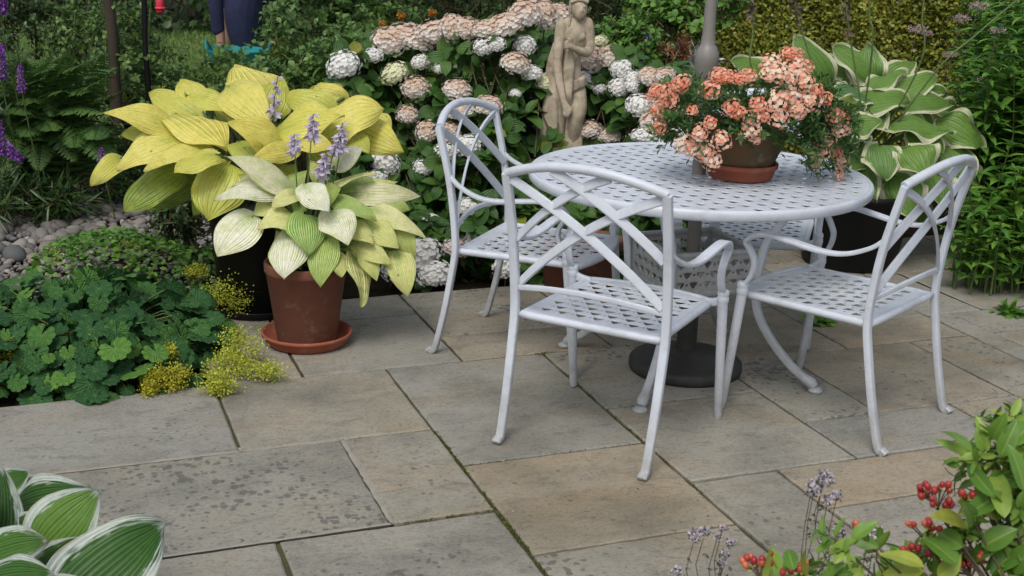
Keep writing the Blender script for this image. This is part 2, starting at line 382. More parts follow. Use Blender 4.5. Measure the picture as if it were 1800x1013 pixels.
def paving_mat():
    m, nt, b = newmat('sandstone_paving')
    at_ = N(nt, 'ShaderNodeAttribute', attribute_name='leaf'); sp = N(nt, 'ShaderNodeSeparateColor'); nt.links.new(at_.outputs['Color'], sp.inputs[0])
    tc = N(nt, 'ShaderNodeTexCoord'); geo = tc.outputs['Object']
    # offset each slab's pattern by its own number
    off = N(nt, 'ShaderNodeCombineXYZ'); nt.links.new(math_(nt, 'MULTIPLY', sp.outputs[0], 47.), off.inputs[0]); nt.links.new(math_(nt, 'MULTIPLY', sp.outputs[1], 31.), off.inputs[1])
    ad = N(nt, 'ShaderNodeVectorMath', operation='ADD'); nt.links.new(geo, ad.inputs[0]); nt.links.new(off.outputs[0], ad.inputs[1]); v = ad.outputs[0]
    base = ramp(nt, sp.outputs[0], [(0., (.32, .31, .26)), (.25, (.315, .31, .275)), (.5, (.355, .325, .255)), (.75, (.345, .33, .28)), (1., (.385, .325, .235))])
    # long sedimentary streaks
    mp = N(nt, 'ShaderNodeMapping'); mp.inputs['Scale'].default_value = (1.2, 2.6, 1); mp.inputs['Rotation'].default_value = (0, 0, .35); nt.links.new(v, mp.inputs[0])
    s1 = noise(nt, 1.6, 6, .62, vec=mp.outputs[0], dist=.6)
    col = mix(nt, base, (.36, .265, .15), math_(nt, 'MULTIPLY', ramp_f(nt, s1, .49, .64), math_(nt, 'ADD', math_(nt, 'MULTIPLY', sp.outputs[0], .5), .18)))
    s2 = noise(nt, 2.1, 6, .65, vec=v); col = mix(nt, col, (.15, .15, .135), math_(nt, 'MULTIPLY', ramp_f(nt, s2, .48, .64), .6))
    # fine grain
    s3 = noise(nt, 85, 5, .75, vec=v); col = mix(nt, col, (.33, .31, .26), math_(nt, 'MULTIPLY', ramp_f(nt, s3, .50, .68), .6))
    col = mix(nt, col, (.12, .115, .10), math_(nt, 'MULTIPLY', ramp_f(nt, s3, .50, .34), .55))
    mq = N(nt, 'ShaderNodeMapping'); mq.inputs['Scale'].default_value = (1, 2.2, 1); mq.inputs['Rotation'].default_value = (0, 0, .12); nt.links.new(v, mq.inputs[0])
    s5 = noise(nt, 9, 8, .72, vec=mq.outputs[0], dist=.8); col = mix(nt, col, (.105, .10, .088), math_(nt, 'MULTIPLY', ramp_f(nt, s5, .53, .66), .42)); col = mix(nt, col, (.34, .31, .25), math_(nt, 'MULTIPLY', ramp_f(nt, s5, .46, .34), .4))
    s3b = noise(nt, 22, 6, .8, vec=mp.outputs[0]); col = mix(nt, col, (.10, .097, .082), math_(nt, 'MULTIPLY', ramp_f(nt, s3b, .54, .66), .45))
    # lichen: dark blotches in patches
    vo = N(nt, 'ShaderNodeTexVoronoi'); vo.inputs['Scale'].default_value = 46; vo.inputs['Randomness'].default_value = 1
    dn = N(nt, 'ShaderNodeTexNoise'); dn.inputs['Scale'].default_value = 34; dn.inputs['Detail'].default_value = 4; nt.links.new(v, dn.inputs['Vector'])
    vv = N(nt, 'ShaderNodeMix', data_type='RGBA', blend_type='LINEAR_LIGHT'); vv.inputs[0].default_value = .012; nt.links.new(v, vv.inputs[6]); nt.links.new(dn.outputs['Color'], vv.inputs[7])
    nt.links.new(vv.outputs[2], vo.inputs['Vector'])
    vs = N(nt, 'ShaderNodeSeparateColor'); nt.links.new(vo.outputs['Color'], vs.inputs[0])
    lich = sp.outputs[2]
    size = math_(nt, 'MULTIPLY', math_(nt, 'SUBTRACT', vs.outputs[0], math_(nt, 'SUBTRACT', 1., math_(nt, 'MULTIPLY', lich, .8))), 1.0)
    dot = math_(nt, 'LESS_THAN', vo.outputs['Distance'], math_(nt, 'MULTIPLY', size, math_(nt, 'MULTIPLY', math_(nt, 'ADD', ramp_f(nt, noise(nt, 2.6, 4, .6, vec=v), .40, .60), .1), .95)))
    soft = N(nt, 'ShaderNodeMapRange'); soft.inputs[1].default_value = .10; soft.inputs[2].default_value = -.08; nt.links.new(math_(nt, 'SUBTRACT', vo.outputs['Distance'], math_(nt, 'MULTIPLY', size, math_(nt, 'MULTIPLY', math_(nt, 'ADD', ramp_f(nt, noise(nt, 2.6, 4, .6, vec=v), .40, .60), .12), 1.0))), soft.inputs[0])
    col = mix(nt, col, (.075, .078, .07), math_(nt, 'MULTIPLY', soft.outputs[0], .62))
    vo2 = N(nt, 'ShaderNodeTexVoronoi'); vo2.inputs['Scale'].default_value = 11; nt.links.new(vv.outputs[2], vo2.inputs['Vector'])
    v2 = N(nt, 'ShaderNodeSeparateColor'); nt.links.new(vo2.outputs['Color'], v2.inputs[0])
    pale = math_(nt, 'LESS_THAN', vo2.outputs['Distance'], math_(nt, 'MULTIPLY', math_(nt, 'SUBTRACT', v2.outputs[1], .82), 1.3))
    col = mix(nt, col, (.33, .32, .24), math_(nt, 'MULTIPLY', pale, .6))
    # green-black grime where the slabs stay damp
    s4 = noise(nt, 1.1, 4, .6, vec=geo); col = mix(nt, col, (.085, .085, .055), math_(nt, 'MULTIPLY', ramp_f(nt, s4, .50, .66), .42))
    nt.links.new(col, b.inputs['Base Color']); b.inputs['Roughness'].default_value = .72; b.inputs['Specular IOR Level'].default_value = .35
    h = math_(nt, 'ADD', math_(nt, 'MULTIPLY', s3, .5), math_(nt, 'ADD', s2, s3b)); bump(nt, b, math_(nt, 'SUBTRACT', h, s5), .7, .006)
    return m
def ramp_f(nt, f, a, b_):
    r = N(nt, 'ShaderNodeMapRange'); r.inputs[1].default_value = a; r.inputs[2].default_value = b_; nt.links.new(f, r.inputs[0]); return r.outputs[0]
M['paving'] = paving_mat()
M['mortar'] = solid('pale_mortar', (.27, .25, .21), (.36, .34, .29), 20, .9, bmp=.4)
M['joint'] = solid('mossy_joint', (.035, .03, .022), (.085, .085, .03), 9, .95, bmp=.8, bdist=.006, detail=6)
M['grass'] = leafmat('lawn_grass', [(0, (.10, .19, .04)), (.6, (.16, .27, .06)), (1, (.24, .28, .10))], rough=.6)
M['lawn'] = solid('lawn_ground', (.07, .12, .03), (.13, .20, .05), 5, .9, bmp=.6, bdist=.02)
M['pebble'] = leafmat('river_pebbles', [(0, (.10, .105, .11)), (.25, (.17, .16, .15)), (.5, (.24, .215, .185)), (.75, (.14, .125, .12)), (.92, (.30, .28, .25)), (1, (.42, .40, .36))], rough=.75, trans=0, spec=.3)
M['wood'] = solid('dark_wood', (.03, .022, .015), (.06, .045, .03), 9, .85, bmp=.5)
M['twig'] = solid('brown_twig', (.06, .04, .022), (.12, .085, .05), 20, .8, bmp=0)
M['gstem'] = solid('green_stem', (.07, .12, .03), (.12, .18, .05), 20, .6, bmp=0)
M['dry'] = solid('dry_seed_head', (.11, .08, .055), (.20, .15, .11), 30, .9, bmp=0)
GR = lambda k, *s: leafmat(k, list(s))
M['box'] = leafmat('hedge_leaves', [(0, (.13, .165, .022)), (.5, (.25, .285, .04)), (.85, (.37, .39, .06)), (1, (.38, .31, .08))], rough=.4)
M['dark'] = leafmat('dark_shrub_leaves', [(0, (.02, .05, .014)), (.6, (.045, .095, .024)), (1, (.09, .15, .04))], rough=.35)
M['mid'] = leafmat('shrub_leaves', [(0, (.035, .09, .018)), (.5, (.07, .16, .03)), (.9, (.13, .24, .045)), (1, (.22, .22, .04))], rough=.4)
M['light'] = leafmat('fresh_green_leaves', [(0, (.06, .16, .025)), (.5, (.10, .24, .035)), (1, (.18, .33, .05))], rough=.45)
M['rose'] = leafmat('rose_leaves', [(0, (.05, .12, .03)), (.5, (.10, .20, .045)), (.85, (.20, .31, .08)), (1, (.26, .16, .07))], rough=.4)
M['hyd'] = leafmat('hydrangea_leaves', [(0, (.03, .09, .018)), (.5, (.055, .145, .025)), (.86, (.10, .21, .035)), (.94, (.26, .30, .04)), (1, (.36, .20, .04))], rough=.38, vfreq=11, vein=(.08, .16, .04))
M['fern'] = leafmat('fern_fronds', [(0, (.05, .12, .03)), (.6, (.09, .19, .045)), (1, (.15, .26, .07))], rough=.55)
M['perennial'] = leafmat('perennial_leaves', [(0, (.055, .16, .022)), (.5, (.10, .25, .03)), (1, (.18, .34, .05))], rough=.45, midc=(.16, .30, .07))
M['yellow'] = leafmat('golden_hosta_leaf', [(0, (.80, .73, .20)), (.35, (.80, .71, .16)), (.6, (.62, .62, .12)), (.8, (.44, .52, .09)), (.9, (.20, .33, .045)), (1, (.13, .27, .035))], vfreq=25, vein=(.74, .67, .13), rough=.36, trans=.2, spots=True, bd=.0032, noisec=(.56, .60, .10), spec=.5, basec=(.34, .46, .06))
M['cream'] = leafmat('cream_hosta_leaf', [(0, (.90, .90, .76)), (.2, (.88, .87, .60)), (.4, (.82, .80, .32)), (.6, (.66, .70, .18)), (.8, (.34, .50, .08)), (.9, (.22, .43, .05)), (1, (.18, .37, .04))], vfreq=25, vein=(.82, .83, .56), edge=(.40, .56, .09), ew=(.90, 1.05), feather=.34, spots=True, bd=.005, noisec=(.56, .64, .16), nf=.7, rough=.36, trans=.14, spec=.5, basec=(.30, .48, .07))
M['vari'] = leafmat('white_edged_hosta_leaf', [(0, (.08, .19, .035)), (.5, (.15, .29, .05)), (.85, (.09, .20, .08)), (1, (.32, .40, .06))], edge=(.74, .74, .52), ew=(.72, .82), vfreq=25, vein=(.24, .36, .09), rough=.42, feather=.20)
M['vari2'] = leafmat('white_margined_hosta_leaf', [(0, (.025, .085, .015)), (.5, (.045, .14, .02)), (.9, (.14, .27, .04)), (1, (.14, .27, .04))], edge=(.60, .66, .62), ew=(.66, .76), vfreq=26, vein=(.10, .20, .045), rough=.4, feather=.36, spots=True)
M['mantle'] = leafmat('ladys_mantle_leaf', [(0, (.028, .09, .032)), (.5, (.045, .135, .042)), (.85, (.075, .19, .045)), (1, (.13, .28, .05))], vfreq=4.7, bd=.008, rough=.65, spec=.2, midc=(.12, .25, .08))
M['mantlefl'] = leafmat('ladys_mantle_flower', [(0, (.36, .37, .03)), (.5, (.55, .58, .06)), (1, (.46, .55, .09))], rough=.7)
M['mantlefo'] = leafmat('ladys_mantle_old_flower', [(0, (.38, .35, .025)), (.5, (.54, .50, .04)), (1, (.44, .48, .06))], rough=.7)
M['lilac'] = leafmat('lilac_bell_flower', [(0, (.50, .42, .58)), (.6, (.66, .60, .74)), (1, (.80, .76, .84))], rough=.6)
M['purple'] = leafmat('purple_floret', [(0, (.16, .05, .30)), (.5, (.28, .10, .44)), (1, (.42, .20, .55))], rough=.7)
M['blue'] = leafmat('blue_floret', [(0, (.03, .025, .16)), (1, (.10, .08, .34))], rough=.7)
M['magenta'] = leafmat('magenta_petal', [(0, (.45, .05, .32)), (1, (.62, .16, .50))], rough=.6)
M['pinkfluff'] = leafmat('dusty_pink_floret', [(0, (.34, .22, .24)), (1, (.56, .44, .46))], rough=.8)
M['red'] = leafmat('red_berry', [(0, (.30, .02, .03)), (.6, (.42, .05, .045)), (1, (.56, .17, .07))], rough=.28, trans=0)
M['reddish'] = leafmat('reddish_leaf', [(0, (.16, .04, .02)), (.6, (.24, .08, .03)), (1, (.16, .16, .04))], rough=.5)
M['silver'] = leafmat('silver_leaf', [(0, (.36, .42, .40)), (1, (.52, .58, .56))], rough=.6)
M['orange'] = leafmat('orange_petal', [(0, (.55, .16, .03)), (1, (.70, .38, .05))], rough=.6)
M['hyp'] = leafmat('shrub_leaf_glossy', [(0, (.07, .18, .025)), (.5, (.16, .31, .045)), (.8, (.30, .44, .07)), (1, (.46, .46, .08))], midc=(.3, .38, .1), rough=.38)
M['oreg'] = leafmat('marjoram_floret', [(0, (.50, .44, .54)), (1, (.78, .72, .80))], rough=.7)
M['sepal'] = leafmat('marjoram_sepal', [(0, (.05, .09, .04)), (1, (.10, .10, .07))], rough=.7)
def petal(name, stops, topc=None):
    m, nt, b = newmat(name); at_ = N(nt, 'ShaderNodeAttribute', attribute_name='leaf'); sp = N(nt, 'ShaderNodeSeparateColor'); nt.links.new(at_.outputs['Color'], sp.inputs[0])
    col = ramp(nt, sp.outputs[0], stops)
    if topc:
        z = math_(nt, 'ADD', sp.outputs[1], math_(nt, 'MULTIPLY', math_(nt, 'SUBTRACT', noise(nt, 35, 4, .7), .5), 1.1))
        col = mix(nt, col, topc, math_(nt, 'MULTIPLY', ramp_f(nt, z, .62, 1.0), .65))
    nt.links.new(col, b.inputs['Base Color']); b.inputs['Roughness'].default_value = .7; b.inputs['Specular IOR Level'].default_value = .2
    tr = N(nt, 'ShaderNodeBsdfTranslucent'); nt.links.new(col, tr.inputs[0]); ms = N(nt, 'ShaderNodeMixShader'); ms.inputs[0].default_value = .25
    out = nt.nodes['Material Output']; nt.links.new(b.outputs[0], ms.inputs[1]); nt.links.new(tr.outputs[0], ms.inputs[2]); nt.links.new(ms.outputs[0], out.inputs[0]); return m
M['hwhite'] = petal('hydrangea_white', [(0, (.80, .80, .76)), (1, (.90, .90, .89))])
M['hcream'] = petal('hydrangea_cream', [(0, (.76, .78, .50)), (1, (.86, .87, .66))])
M['haged'] = petal('hydrangea_sunburnt', [(0, (.70, .50, .38)), (.2, (.80, .72, .64)), (1, (.88, .86, .83))], (.60, .38, .24))
M['hpink'] = petal('hydrangea_blush', [(0, (.72, .44, .48)), (.4, (.76, .66, .66)), (1, (.78, .76, .74))])
M['coral'] = petal('coral_petal', [(0, (.74, .20, .12)), (.5, (.82, .34, .22)), (1, (.86, .55, .42))])
M['peach'] = petal('peach_petal', [(0, (.82, .32, .21)), (.45, (.88, .54, .40)), (1, (.90, .76, .62))])
#@@SETTING
# ================================================================== SETTING
def sheet(name, poly, z, mat, kind='structure'):
    mb = MB(); mb.add([(x, y, z) for x, y in poly], [list(range(len(poly)))]); o = mb.build(name, mat, smooth=False); return meta(o, kind=kind)
def grid_ground(name, x0, x1, y0, y1, n, zf, mat):
    xs = np.linspace(x0, x1, n); ys = np.linspace(y0, y1, n); X, Y = np.meshgrid(xs, ys); Z = zf(X, Y)
    i = np.arange(n - 1)[:, None] * n + np.arange(n - 1)[None]
    mb = MB(); mb.add(np.stack([X, Y, Z], -1), np.stack([i, i + 1, i + n + 1, i + n], -1).reshape(-1, 4)); return meta(mb.build(name, mat), kind='structure')
grid_ground('ground', -60, 60, -20, 90, 120, lambda x, y: -.045 + 0 * x, M['soil'])
meta(sheet('lawn', [(-9, 9.2), (-1.2, 9.2), (-.2, 12), (-1, 17), (-9, 17)], -.02, M['lawn']))
mb = MB(); n = 26000
P = np.stack([R.uniform(-6.5, -1.0, n), R.uniform(9.2, 16, n), np.full(n, -.02)], -1)
place(mb, tmpl(2, 1, .2, .6), P, UP + R.normal(size=(n, 3)) * .35, R.normal(size=(n, 3)), R.uniform(.05, .11, n), .012, curl=.6)
o = mb.build('grass', M['grass']); meta(o, 'mown green lawn behind the rose arch', 'lawn grass', kind='stuff')
# gravel bed
sheet('gravel_bed', [(-4.5, 4.6), (-2.0, 4.3), (-1.35, 4.75), (-1.3, 5.4), (-1.15, 7.1), (-4.5, 7.3)], -.03, M['soil'])
def pebbles():
    import bmesh
    bm = bmesh.new(); bmesh.ops.create_icosphere(bm, subdivisions=2, radius=1); V0 = np.array([v.co[:] for v in bm.verts]); F0 = np.array([[v.index for v in f.verts] for f in bm.faces]); bm.free()
    mb = MB()
    def sow(n, smin, smax, fx, z0=-.02):
        x, y = fx(n); s = smin * (smax / smin) ** (R.random(n) ** 1.6)
        for k in range(n):
            A = V0 * (1 + .13 * np.sin(V0[:, [1, 2, 0]] * 2.3 + R.random(3) * 6)); A = A * s[k] * np.array([1, R.uniform(.6, .95), R.uniform(.45, .7)])
            a = R.random() * 6.28; c, q = math.cos(a), math.sin(a); A = np.stack([A[:, 0] * c - A[:, 1] * q, A[:, 0] * q + A[:, 1] * c, A[:, 2] + .15 * A[:, 0]], -1)
            r = R.random(); C = np.tile([r, R.random(), .5, 0], (len(A), 1)); mb.add(A + [x[k], y[k], z0 + s[k] * .35 + R.random() * .01], F0, C)
    sow(1500, .009, .019, lambda n: (R.uniform(-2.6, -1.85, n), R.uniform(4.35, 5.0, n)))
    sow(5200, .009, .019, lambda n: (R.uniform(-3.0, -1.25, n), R.uniform(4.7, 7.1, n)))
    sow(650, .02, .036, lambda n: (R.uniform(-2.9, -1.7, n), R.normal(6.0, .45, n)))
    sow(70, .04, .062, lambda n: (R.normal(-2.4, .3, n), R.normal(6.1, .3, n)))
    return mb
o = pebbles().build('gravel', M['pebble']); meta(o, 'grey and buff rounded pebbles in the gravel bed', 'gravel', kind='stuff')
# ---- paving: slab rectangles in patio coordinates (a along the courses, b across)
PYAW = .36631
AL = [-1.5, -1.2, -.9, -.65, -.36, -.08, .23, .515, .82, 1.112, 1.402, 1.710, 1.998, 2.285, 2.578, 2.862, 3.145, 3.43, 3.55, 3.72, 4.0, 4.3, 4.6, 4.9]
BL = [.9, 1.2, 1.5, 1.8, 2.13, 2.44, 2.705, 2.972, 3.272, 3.555, 3.86, 4.125, 4.40, 4.70, 4.975, 5.28, 5.6]
ia = lambda v: int(np.argmin(np.abs(np.array(AL) - v))); ib = lambda v: int(np.argmin(np.abs(np.array(BL) - v)))
slabs = [(-.08, .82, 2.97, 3.55), (.82, 1.112, 2.97, 3.55), (-.36, .515, 3.55, 4.125), (.515, 1.112, 3.55, 4.125), (1.112, 1.71, 3.27, 4.125), (1.112, 1.71, 2.705, 3.27), (1.112, 1.71, 2.13, 2.705), (.515, 1.112, 2.44, 2.97), (-.08, .515, 2.44, 2.97),
    (1.71, 2.285, 2.972, 3.555), (1.71, 1.998, 2.44, 2.972), (1.998, 2.862, 2.705, 2.972), (1.998, 2.578, 2.13, 2.705), (2.285, 2.862, 2.972, 3.272), (1.71, 2.285, 3.555, 4.125), (2.285, 2.578, 3.272, 3.86), (2.578, 3.145, 3.272, 3.86), (3.145, 3.43, 2.972, 3.86), (2.862, 3.145, 2.705, 3.272), (2.862, 3.43, 3.86, 4.125), (2.285, 2.862, 3.86, 4.40), (1.402, 1.998, 4.125, 4.40), (1.402, 1.998, 4.40, 4.975), (.82, 1.402, 4.125, 4.70), (.82, 1.402, 4.70, 4.975), (.515, .82, 4.125, 4.975), (3.43, 3.55, 3.27, 4.125), (3.55, 4.3, 3.86, 4.125), (3.55, 4.0, 3.27, 3.86), (3.43, 3.72, 4.125, 4.70), (3.72, 4.3, 4.125, 4.70), (-.65, -.08, 2.705, 3.55), (-1.2, -.36, 3.55, 4.125)]
TONE = [(.03, .95), (.6, .6), (.22, .45), (.5, .15), (.3, .06), (.98, .5), (.6, .8), (.72, .85), (.7, .5), (.72, .2), (.62, .8), (1., .12), (.8, .6), (.25, .35), (.28, .9), (.05, .95), (.92, .6), (.8, .8), (.5, .4), (1., .2), (1., .3), (.9, .5), (.62, .8), (.3, .3), (.25, .4), (.4, .4), (.3, .9), (.3, .6), (.7, .5), (.2, .6), (.3, .4), (.3, .5), (.25, .5)]
tone = {}
occ = np.zeros((len(AL) - 1, len(BL) - 1), bool); rects = []
for (a0, a1, b0, b1), tn in zip(slabs, TONE):
    i0, i1, j0, j1 = ia(a0), ia(a1), ib(b0), ib(b1)
    if occ[i0:i1, j0:j1].any(): continue
    occ[i0:i1, j0:j1] = True; rects.append((AL[i0], AL[i1], BL[j0], BL[j1])); tone[rects[-1]] = tn
for i in range(len(AL) - 1):
    for j in range(len(BL) - 1):
        if occ[i, j]: continue
        di = 2 if (i + 1 < occ.shape[0] and not occ[i + 1, j]) else 1
        dj = 2 if (j + 1 < occ.shape[1] and not occ[i:i + di, j + 1].any()) else 1
        occ[i:i + di, j:j + dj] = True; rects.append((AL[i], AL[i + di], BL[j], BL[j + dj]))
def keep(r):
    a, b = (r[0] + r[1]) / 2, (r[2] + r[3]) / 2
    if b > 4.125 and a < .4: return False
    return b < 5.05 or (a > 2.2 and b < 5.3)
rects = [r for r in rects if keep(r)]
mb = MB(); R2 = np.random.default_rng(3)
for a0, a1, b0, b1 in rects:
    g = .0055; pts = []
    def edge(p, q):
        n = max(2, int(np.hypot(q[0] - p[0], q[1] - p[1]) / .035)); t = np.arange(n)[:, None] / n
        e = np.array(p) + (np.array(q) - np.array(p)) * t; return e + np.cumsum(R2.normal(size=(n, 2)), 0) * .0004 + R2.normal(size=(n, 2)) * .0009
    c = [(a0 + g, b0 + g), (a1 - g, b0 + g), (a1 - g, b1 - g), (a0 + g, b1 - g)]
    O = np.concatenate([edge(c[k], c[(k + 1) % 4]) for k in range(4)]); ce = O.mean(0); m = len(O)
    z = R2.normal() * .0012; tx, ty = R2.normal(size=2) * .0015
    zt = z + (O - ce) @ [tx, ty]; inn = ce + (O - ce) * (1 - .006 / np.maximum(np.abs(O - ce).max(1), .05))[:, None]
    V = np.concatenate([np.c_[inn, zt], np.c_[O, zt - .0035], np.c_[O, zt * 0 - .04]])
    F = [list(range(m))] + [[k, m + k, m + (k + 1) % m, (k + 1) % m][::-1] for k in range(m)] + [[m + k, 2 * m + k, 2 * m + (k + 1) % m, m + (k + 1) % m][::-1] for k in range(m)]
    F = [F[0]] + [f[::-1] for f in F[1:]]
    F = [F[0]] + [[k, m + k, m + (k + 1) % m, (k + 1) % m] for k in range(m)] + [[m + k, 2 * m + k, 2 * m + (k + 1) % m, m + (k + 1) % m] for k in range(m)]
    mb.add(V, F, np.tile([*(lambda q: (q[0], R2.random(), q[1], 0))(tone.get((a0, a1, b0, b1), (R2.random(), R2.random()))),], (len(V), 1)))
o = mb.build('paving', M['paving'], smooth=False); o.rotation_euler.z = PYAW; meta(o, kind='structure')
mb = MB()
for a0, a1, b0, b1 in rects:
    mb.add([(a0, b0, -.009), (a1, b0, -.009), (a1, b1, -.009), (a0, b1, -.009)], [[0, 1, 2, 3]])
o = mb.build('paving_joints', M['joint'], smooth=False); o.rotation_euler.z = PYAW; meta(o, kind='structure')
mb = MB()
def ab(a, b): c, s = math.cos(PYAW), math.sin(PYAW); return np.array([a * c - b * s, a * s + b * c, 0])
for p, q, wd in [((-.08, 3.55), (.84, 3.55), .005), ((.82, 3.55), (.82, 2.97), .006), ((-.08, 2.968), (.82, 2.972), .005), ((.515, 3.55), (.515, 3.58), .006), ((3.72, 4.125), (3.72, 4.7), .006), ((3.72, 4.125), (4.3, 4.125), .005)]:
    p = np.array(p); q = np.array(q); n = 30; P = np.linspace(p, q, n); d = (q - p) / np.linalg.norm(q - p); pr = np.array([-d[1], d[0]])
    wv = wd * R2.uniform(.7, 1.25, n)[:, None]; A = P + pr * wv; B = P - pr * wv
    V = np.concatenate([np.c_[A, np.full(n, .0022)], np.c_[B, np.full(n, .0022)]])
    mb.add(V, np.array([[k + n, k + 1 + n, k + 1, k] for k in range(n - 1)]))
o = mb.build('mortar_lines', M['mortar'], smooth=False); o.rotation_euler.z = PYAW; meta(o, kind='structure')
# moss in the joints
mb = MB()
for p, q, n, sp in [((1.112, 2.1), (1.112, 3.56), 3000, .005), ((1.71, 2.9), (1.71, 4.13), 900, .004), ((.85, 2.972), (1.11, 2.972), 260, .003), ((1.112, 3.27), (1.7, 3.27), 260, .003), ((1.72, 3.56), (2.2, 3.56), 150, .004), ((1.69, 4.11), (1.76, 4.14), 500, .016)]:
    t = R.random(n); keepm = (np.sin(t * 17 + p[0] * 5) + np.sin(t * 41) + R.normal(size=n) * .7) > -.4
    t = t[keepm][:, None]; P = np.array(p) + (np.array(q) - np.array(p)) * t + R.normal(size=(len(t), 2)) * sp
    c, s = math.cos(PYAW), math.sin(PYAW); W3 = np.stack([P[:, 0] * c - P[:, 1] * s, P[:, 0] * s + P[:, 1] * c, np.full(len(t), -.004)], -1)
    place(mb, L_TINY, W3, UP + R.normal(size=W3.shape) * .7, R.normal(size=W3.shape), R.uniform(.003, .008, len(t)), .003)
M['moss'] = leafmat('moss', [(0, (.05, .06, .015)), (.6, (.10, .13, .02)), (1, (.16, .20, .03))], rough=.9)
meta(mb.build('moss', M['moss']), 'green moss growing along the paving joints', 'moss', kind='stuff')
# grit and fallen petals on the slabs
mb = MB(); n = 420
P = np.stack([R.uniform(-1.2, 2.4, n), R.uniform(2.7, 5.2, n), np.full(n, .003)], -1); P = P[(P[:, 0] > -.9)]
place(mb, L_TINY, P, R.normal(size=P.shape) * [1, 1, .05], UP + R.normal(size=P.shape) * .2, R.uniform(.004, .011, len(P)), .006)
M['litter'] = leafmat('fallen_bits', [(0, (.10, .06, .03)), (.5, (.25, .20, .10)), (.8, (.50, .47, .38)), (1, (.45, .22, .08))], rough=.9, trans=0)
meta(mb.build('leaf_litter', M['litter']), 'tiny dry petals and grit scattered on the slabs', 'litter', kind='stuff')

# ================================================================== FURNITURE
def plate(name, outline, holes, z, thick, mat, parent, bev=.0015):
    cu = bpy.data.curves.new('tmp', 'CURVE'); cu.dimensions = '2D'; cu.fill_mode = 'BOTH'; cu.extrude = thick / 2 - bev; cu.bevel_depth = bev; cu.bevel_resolution = 1
    for poly in [outline] + holes:
        sp = cu.splines.new('POLY'); sp.points.add(len(poly) - 1)
        sp.points.foreach_set('co', np.c_[np.array(poly), np.zeros(len(poly)), np.ones(len(poly))].ravel()); sp.use_cyclic_u = True
    t = bpy.data.objects.new('tmp', cu); COL.objects.link(t)
    dg = bpy.context.evaluated_depsgraph_get(); me = bpy.data.meshes.new_from_object(t.evaluated_get(dg)); bpy.data.objects.remove(t); bpy.data.curves.remove(cu)
    me.name = name; me.materials.clear(); me.materials.append(mat); me.transform(Matrix.Translation((0, 0, z - thick / 2)))
    o = bpy.data.objects.new(name, me); COL.objects.link(o)
    if parent is not None: o.parent = parent
    return o
def holes_in(inside, pa, pb, sa, big, small, ang=0.):
    """staggered rows of rounded triangular holes with small triangles between."""
    H = []; c, s = math.cos(ang), math.sin(ang)
    def shape(cx, cy, r, flip):
        th = np.linspace(0, 2 * PI, 9, endpoint=False) + PI / 2 * (1 if flip else -1); rr = r * (1 + .28 * np.cos(3 * (th - (PI / 2 if flip else -PI / 2)))) / 1.1
        return np.c_[cx + rr * np.cos(th) * 1.15, cy + rr * np.sin(th)]
    for j in range(-30, 31):
        for i in range(-30, 31):
            x = i * pa + (j % 2) * pa / 2; y = j * pb
            for (dx, dy, r, fl) in ((0, 0, big, False), (0, pb * .98, small, True)):
                X = (x + dx) * c - (y + dy) * s; Y = (x + dx) * s + (y + dy) * c
                if inside(X, Y):
                    q = shape(0, 0, r, fl); H.append(np.c_[X + q[:, 0] * c - q[:, 1] * s, Y + q[:, 0] * s + q[:, 1] * c])
    return H
# ---- table
TX, TY, TR, TZ = .632, 4.345, .585, .72
tb = thing('garden_table', (TX, TY, 0), 'round pale grey cast metal table with pierced top and curved legs', 'table', rz=math.radians(-24.9))
thc = np.linspace(0, 2 * PI, 120, endpoint=False)
H = holes_in(lambda x, y: x * x + y * y < (TR - .035) ** 2 and x * x + y * y > .035 ** 2, .088, .040, 0, .0185, .0085, math.radians(8))
hole = np.c_[.026 * np.cos(thc[::5]), .026 * np.sin(thc[::5])]
plate('tabletop', np.c_[(TR - .006) * np.cos(thc), (TR - .006) * np.sin(thc)], H + [hole], TZ - .004, .004, M['paint'], tb, bev=.0008)
mb = MB(); lathe(mb, [(TR - .016, TZ - .012), (TR - .013, TZ - .003), (TR - .004, TZ), (TR + .001, TZ - .006), (TR + .003, TZ - .014), (TR + .001, TZ - .030), (TR - .005, TZ - .036), (TR - .014, TZ - .034), (TR - .016, TZ - .012)], n=120); mb.build('rim', M['paint'], tb, loc=(0, 0, 0))
mb = MB()
for rr in (.20, .42):
    lathe(mb, [(rr - .009, TZ - .015), (rr - .009, TZ - .032), (rr + .009, TZ - .032), (rr + .009, TZ - .015)], n=80)
for k in range(4):
    a = k * PI / 2; d = np.array([math.cos(a), math.sin(a), 0]); strap(mb, [d * .03 + [0, 0, TZ - .026], d * (TR - .02) + [0, 0, TZ - .026]], UP, .02, .014)
mb.build('support_frame', M['paint'], tb, loc=(0, 0, 0))
lp = spline([(.36, .684), (.31, .59), (.263, .52), (.246, .449), (.238, .381), (.237, .296), (.261, .224), (.317, .144), (.389, .073), (.445, .036)], 30)
for k in range(4):
    a = k * PI / 2; d = np.array([math.cos(a), math.sin(a), 0]); sd_ = np.array([-math.sin(a), math.cos(a), 0])
    mb = MB(); P = lp[:, :1] * d + np.c_[np.zeros((30, 2)), lp[:, 1]]
    strap(mb, P, sd_, np.linspace(.040, .026, 30), .026); 
    lg = mb.build('leg', M['paint'], tb, loc=(0, 0, 0))
    mb = MB(); q = d * .452; tube(mb, [d * .425 + [0, 0, .046], d * .455 + [0, 0, .030], d * .468 + [0, 0, .018]], [.016, .021, .014], 10)
    lathe(mb, [(0, .018), (.018, .016), (.025, .009), (.026, .002), (0, .001)], c=d * .472, n=18); f = mb.build('foot', M['paint'], lg, loc=(0, 0, 0))
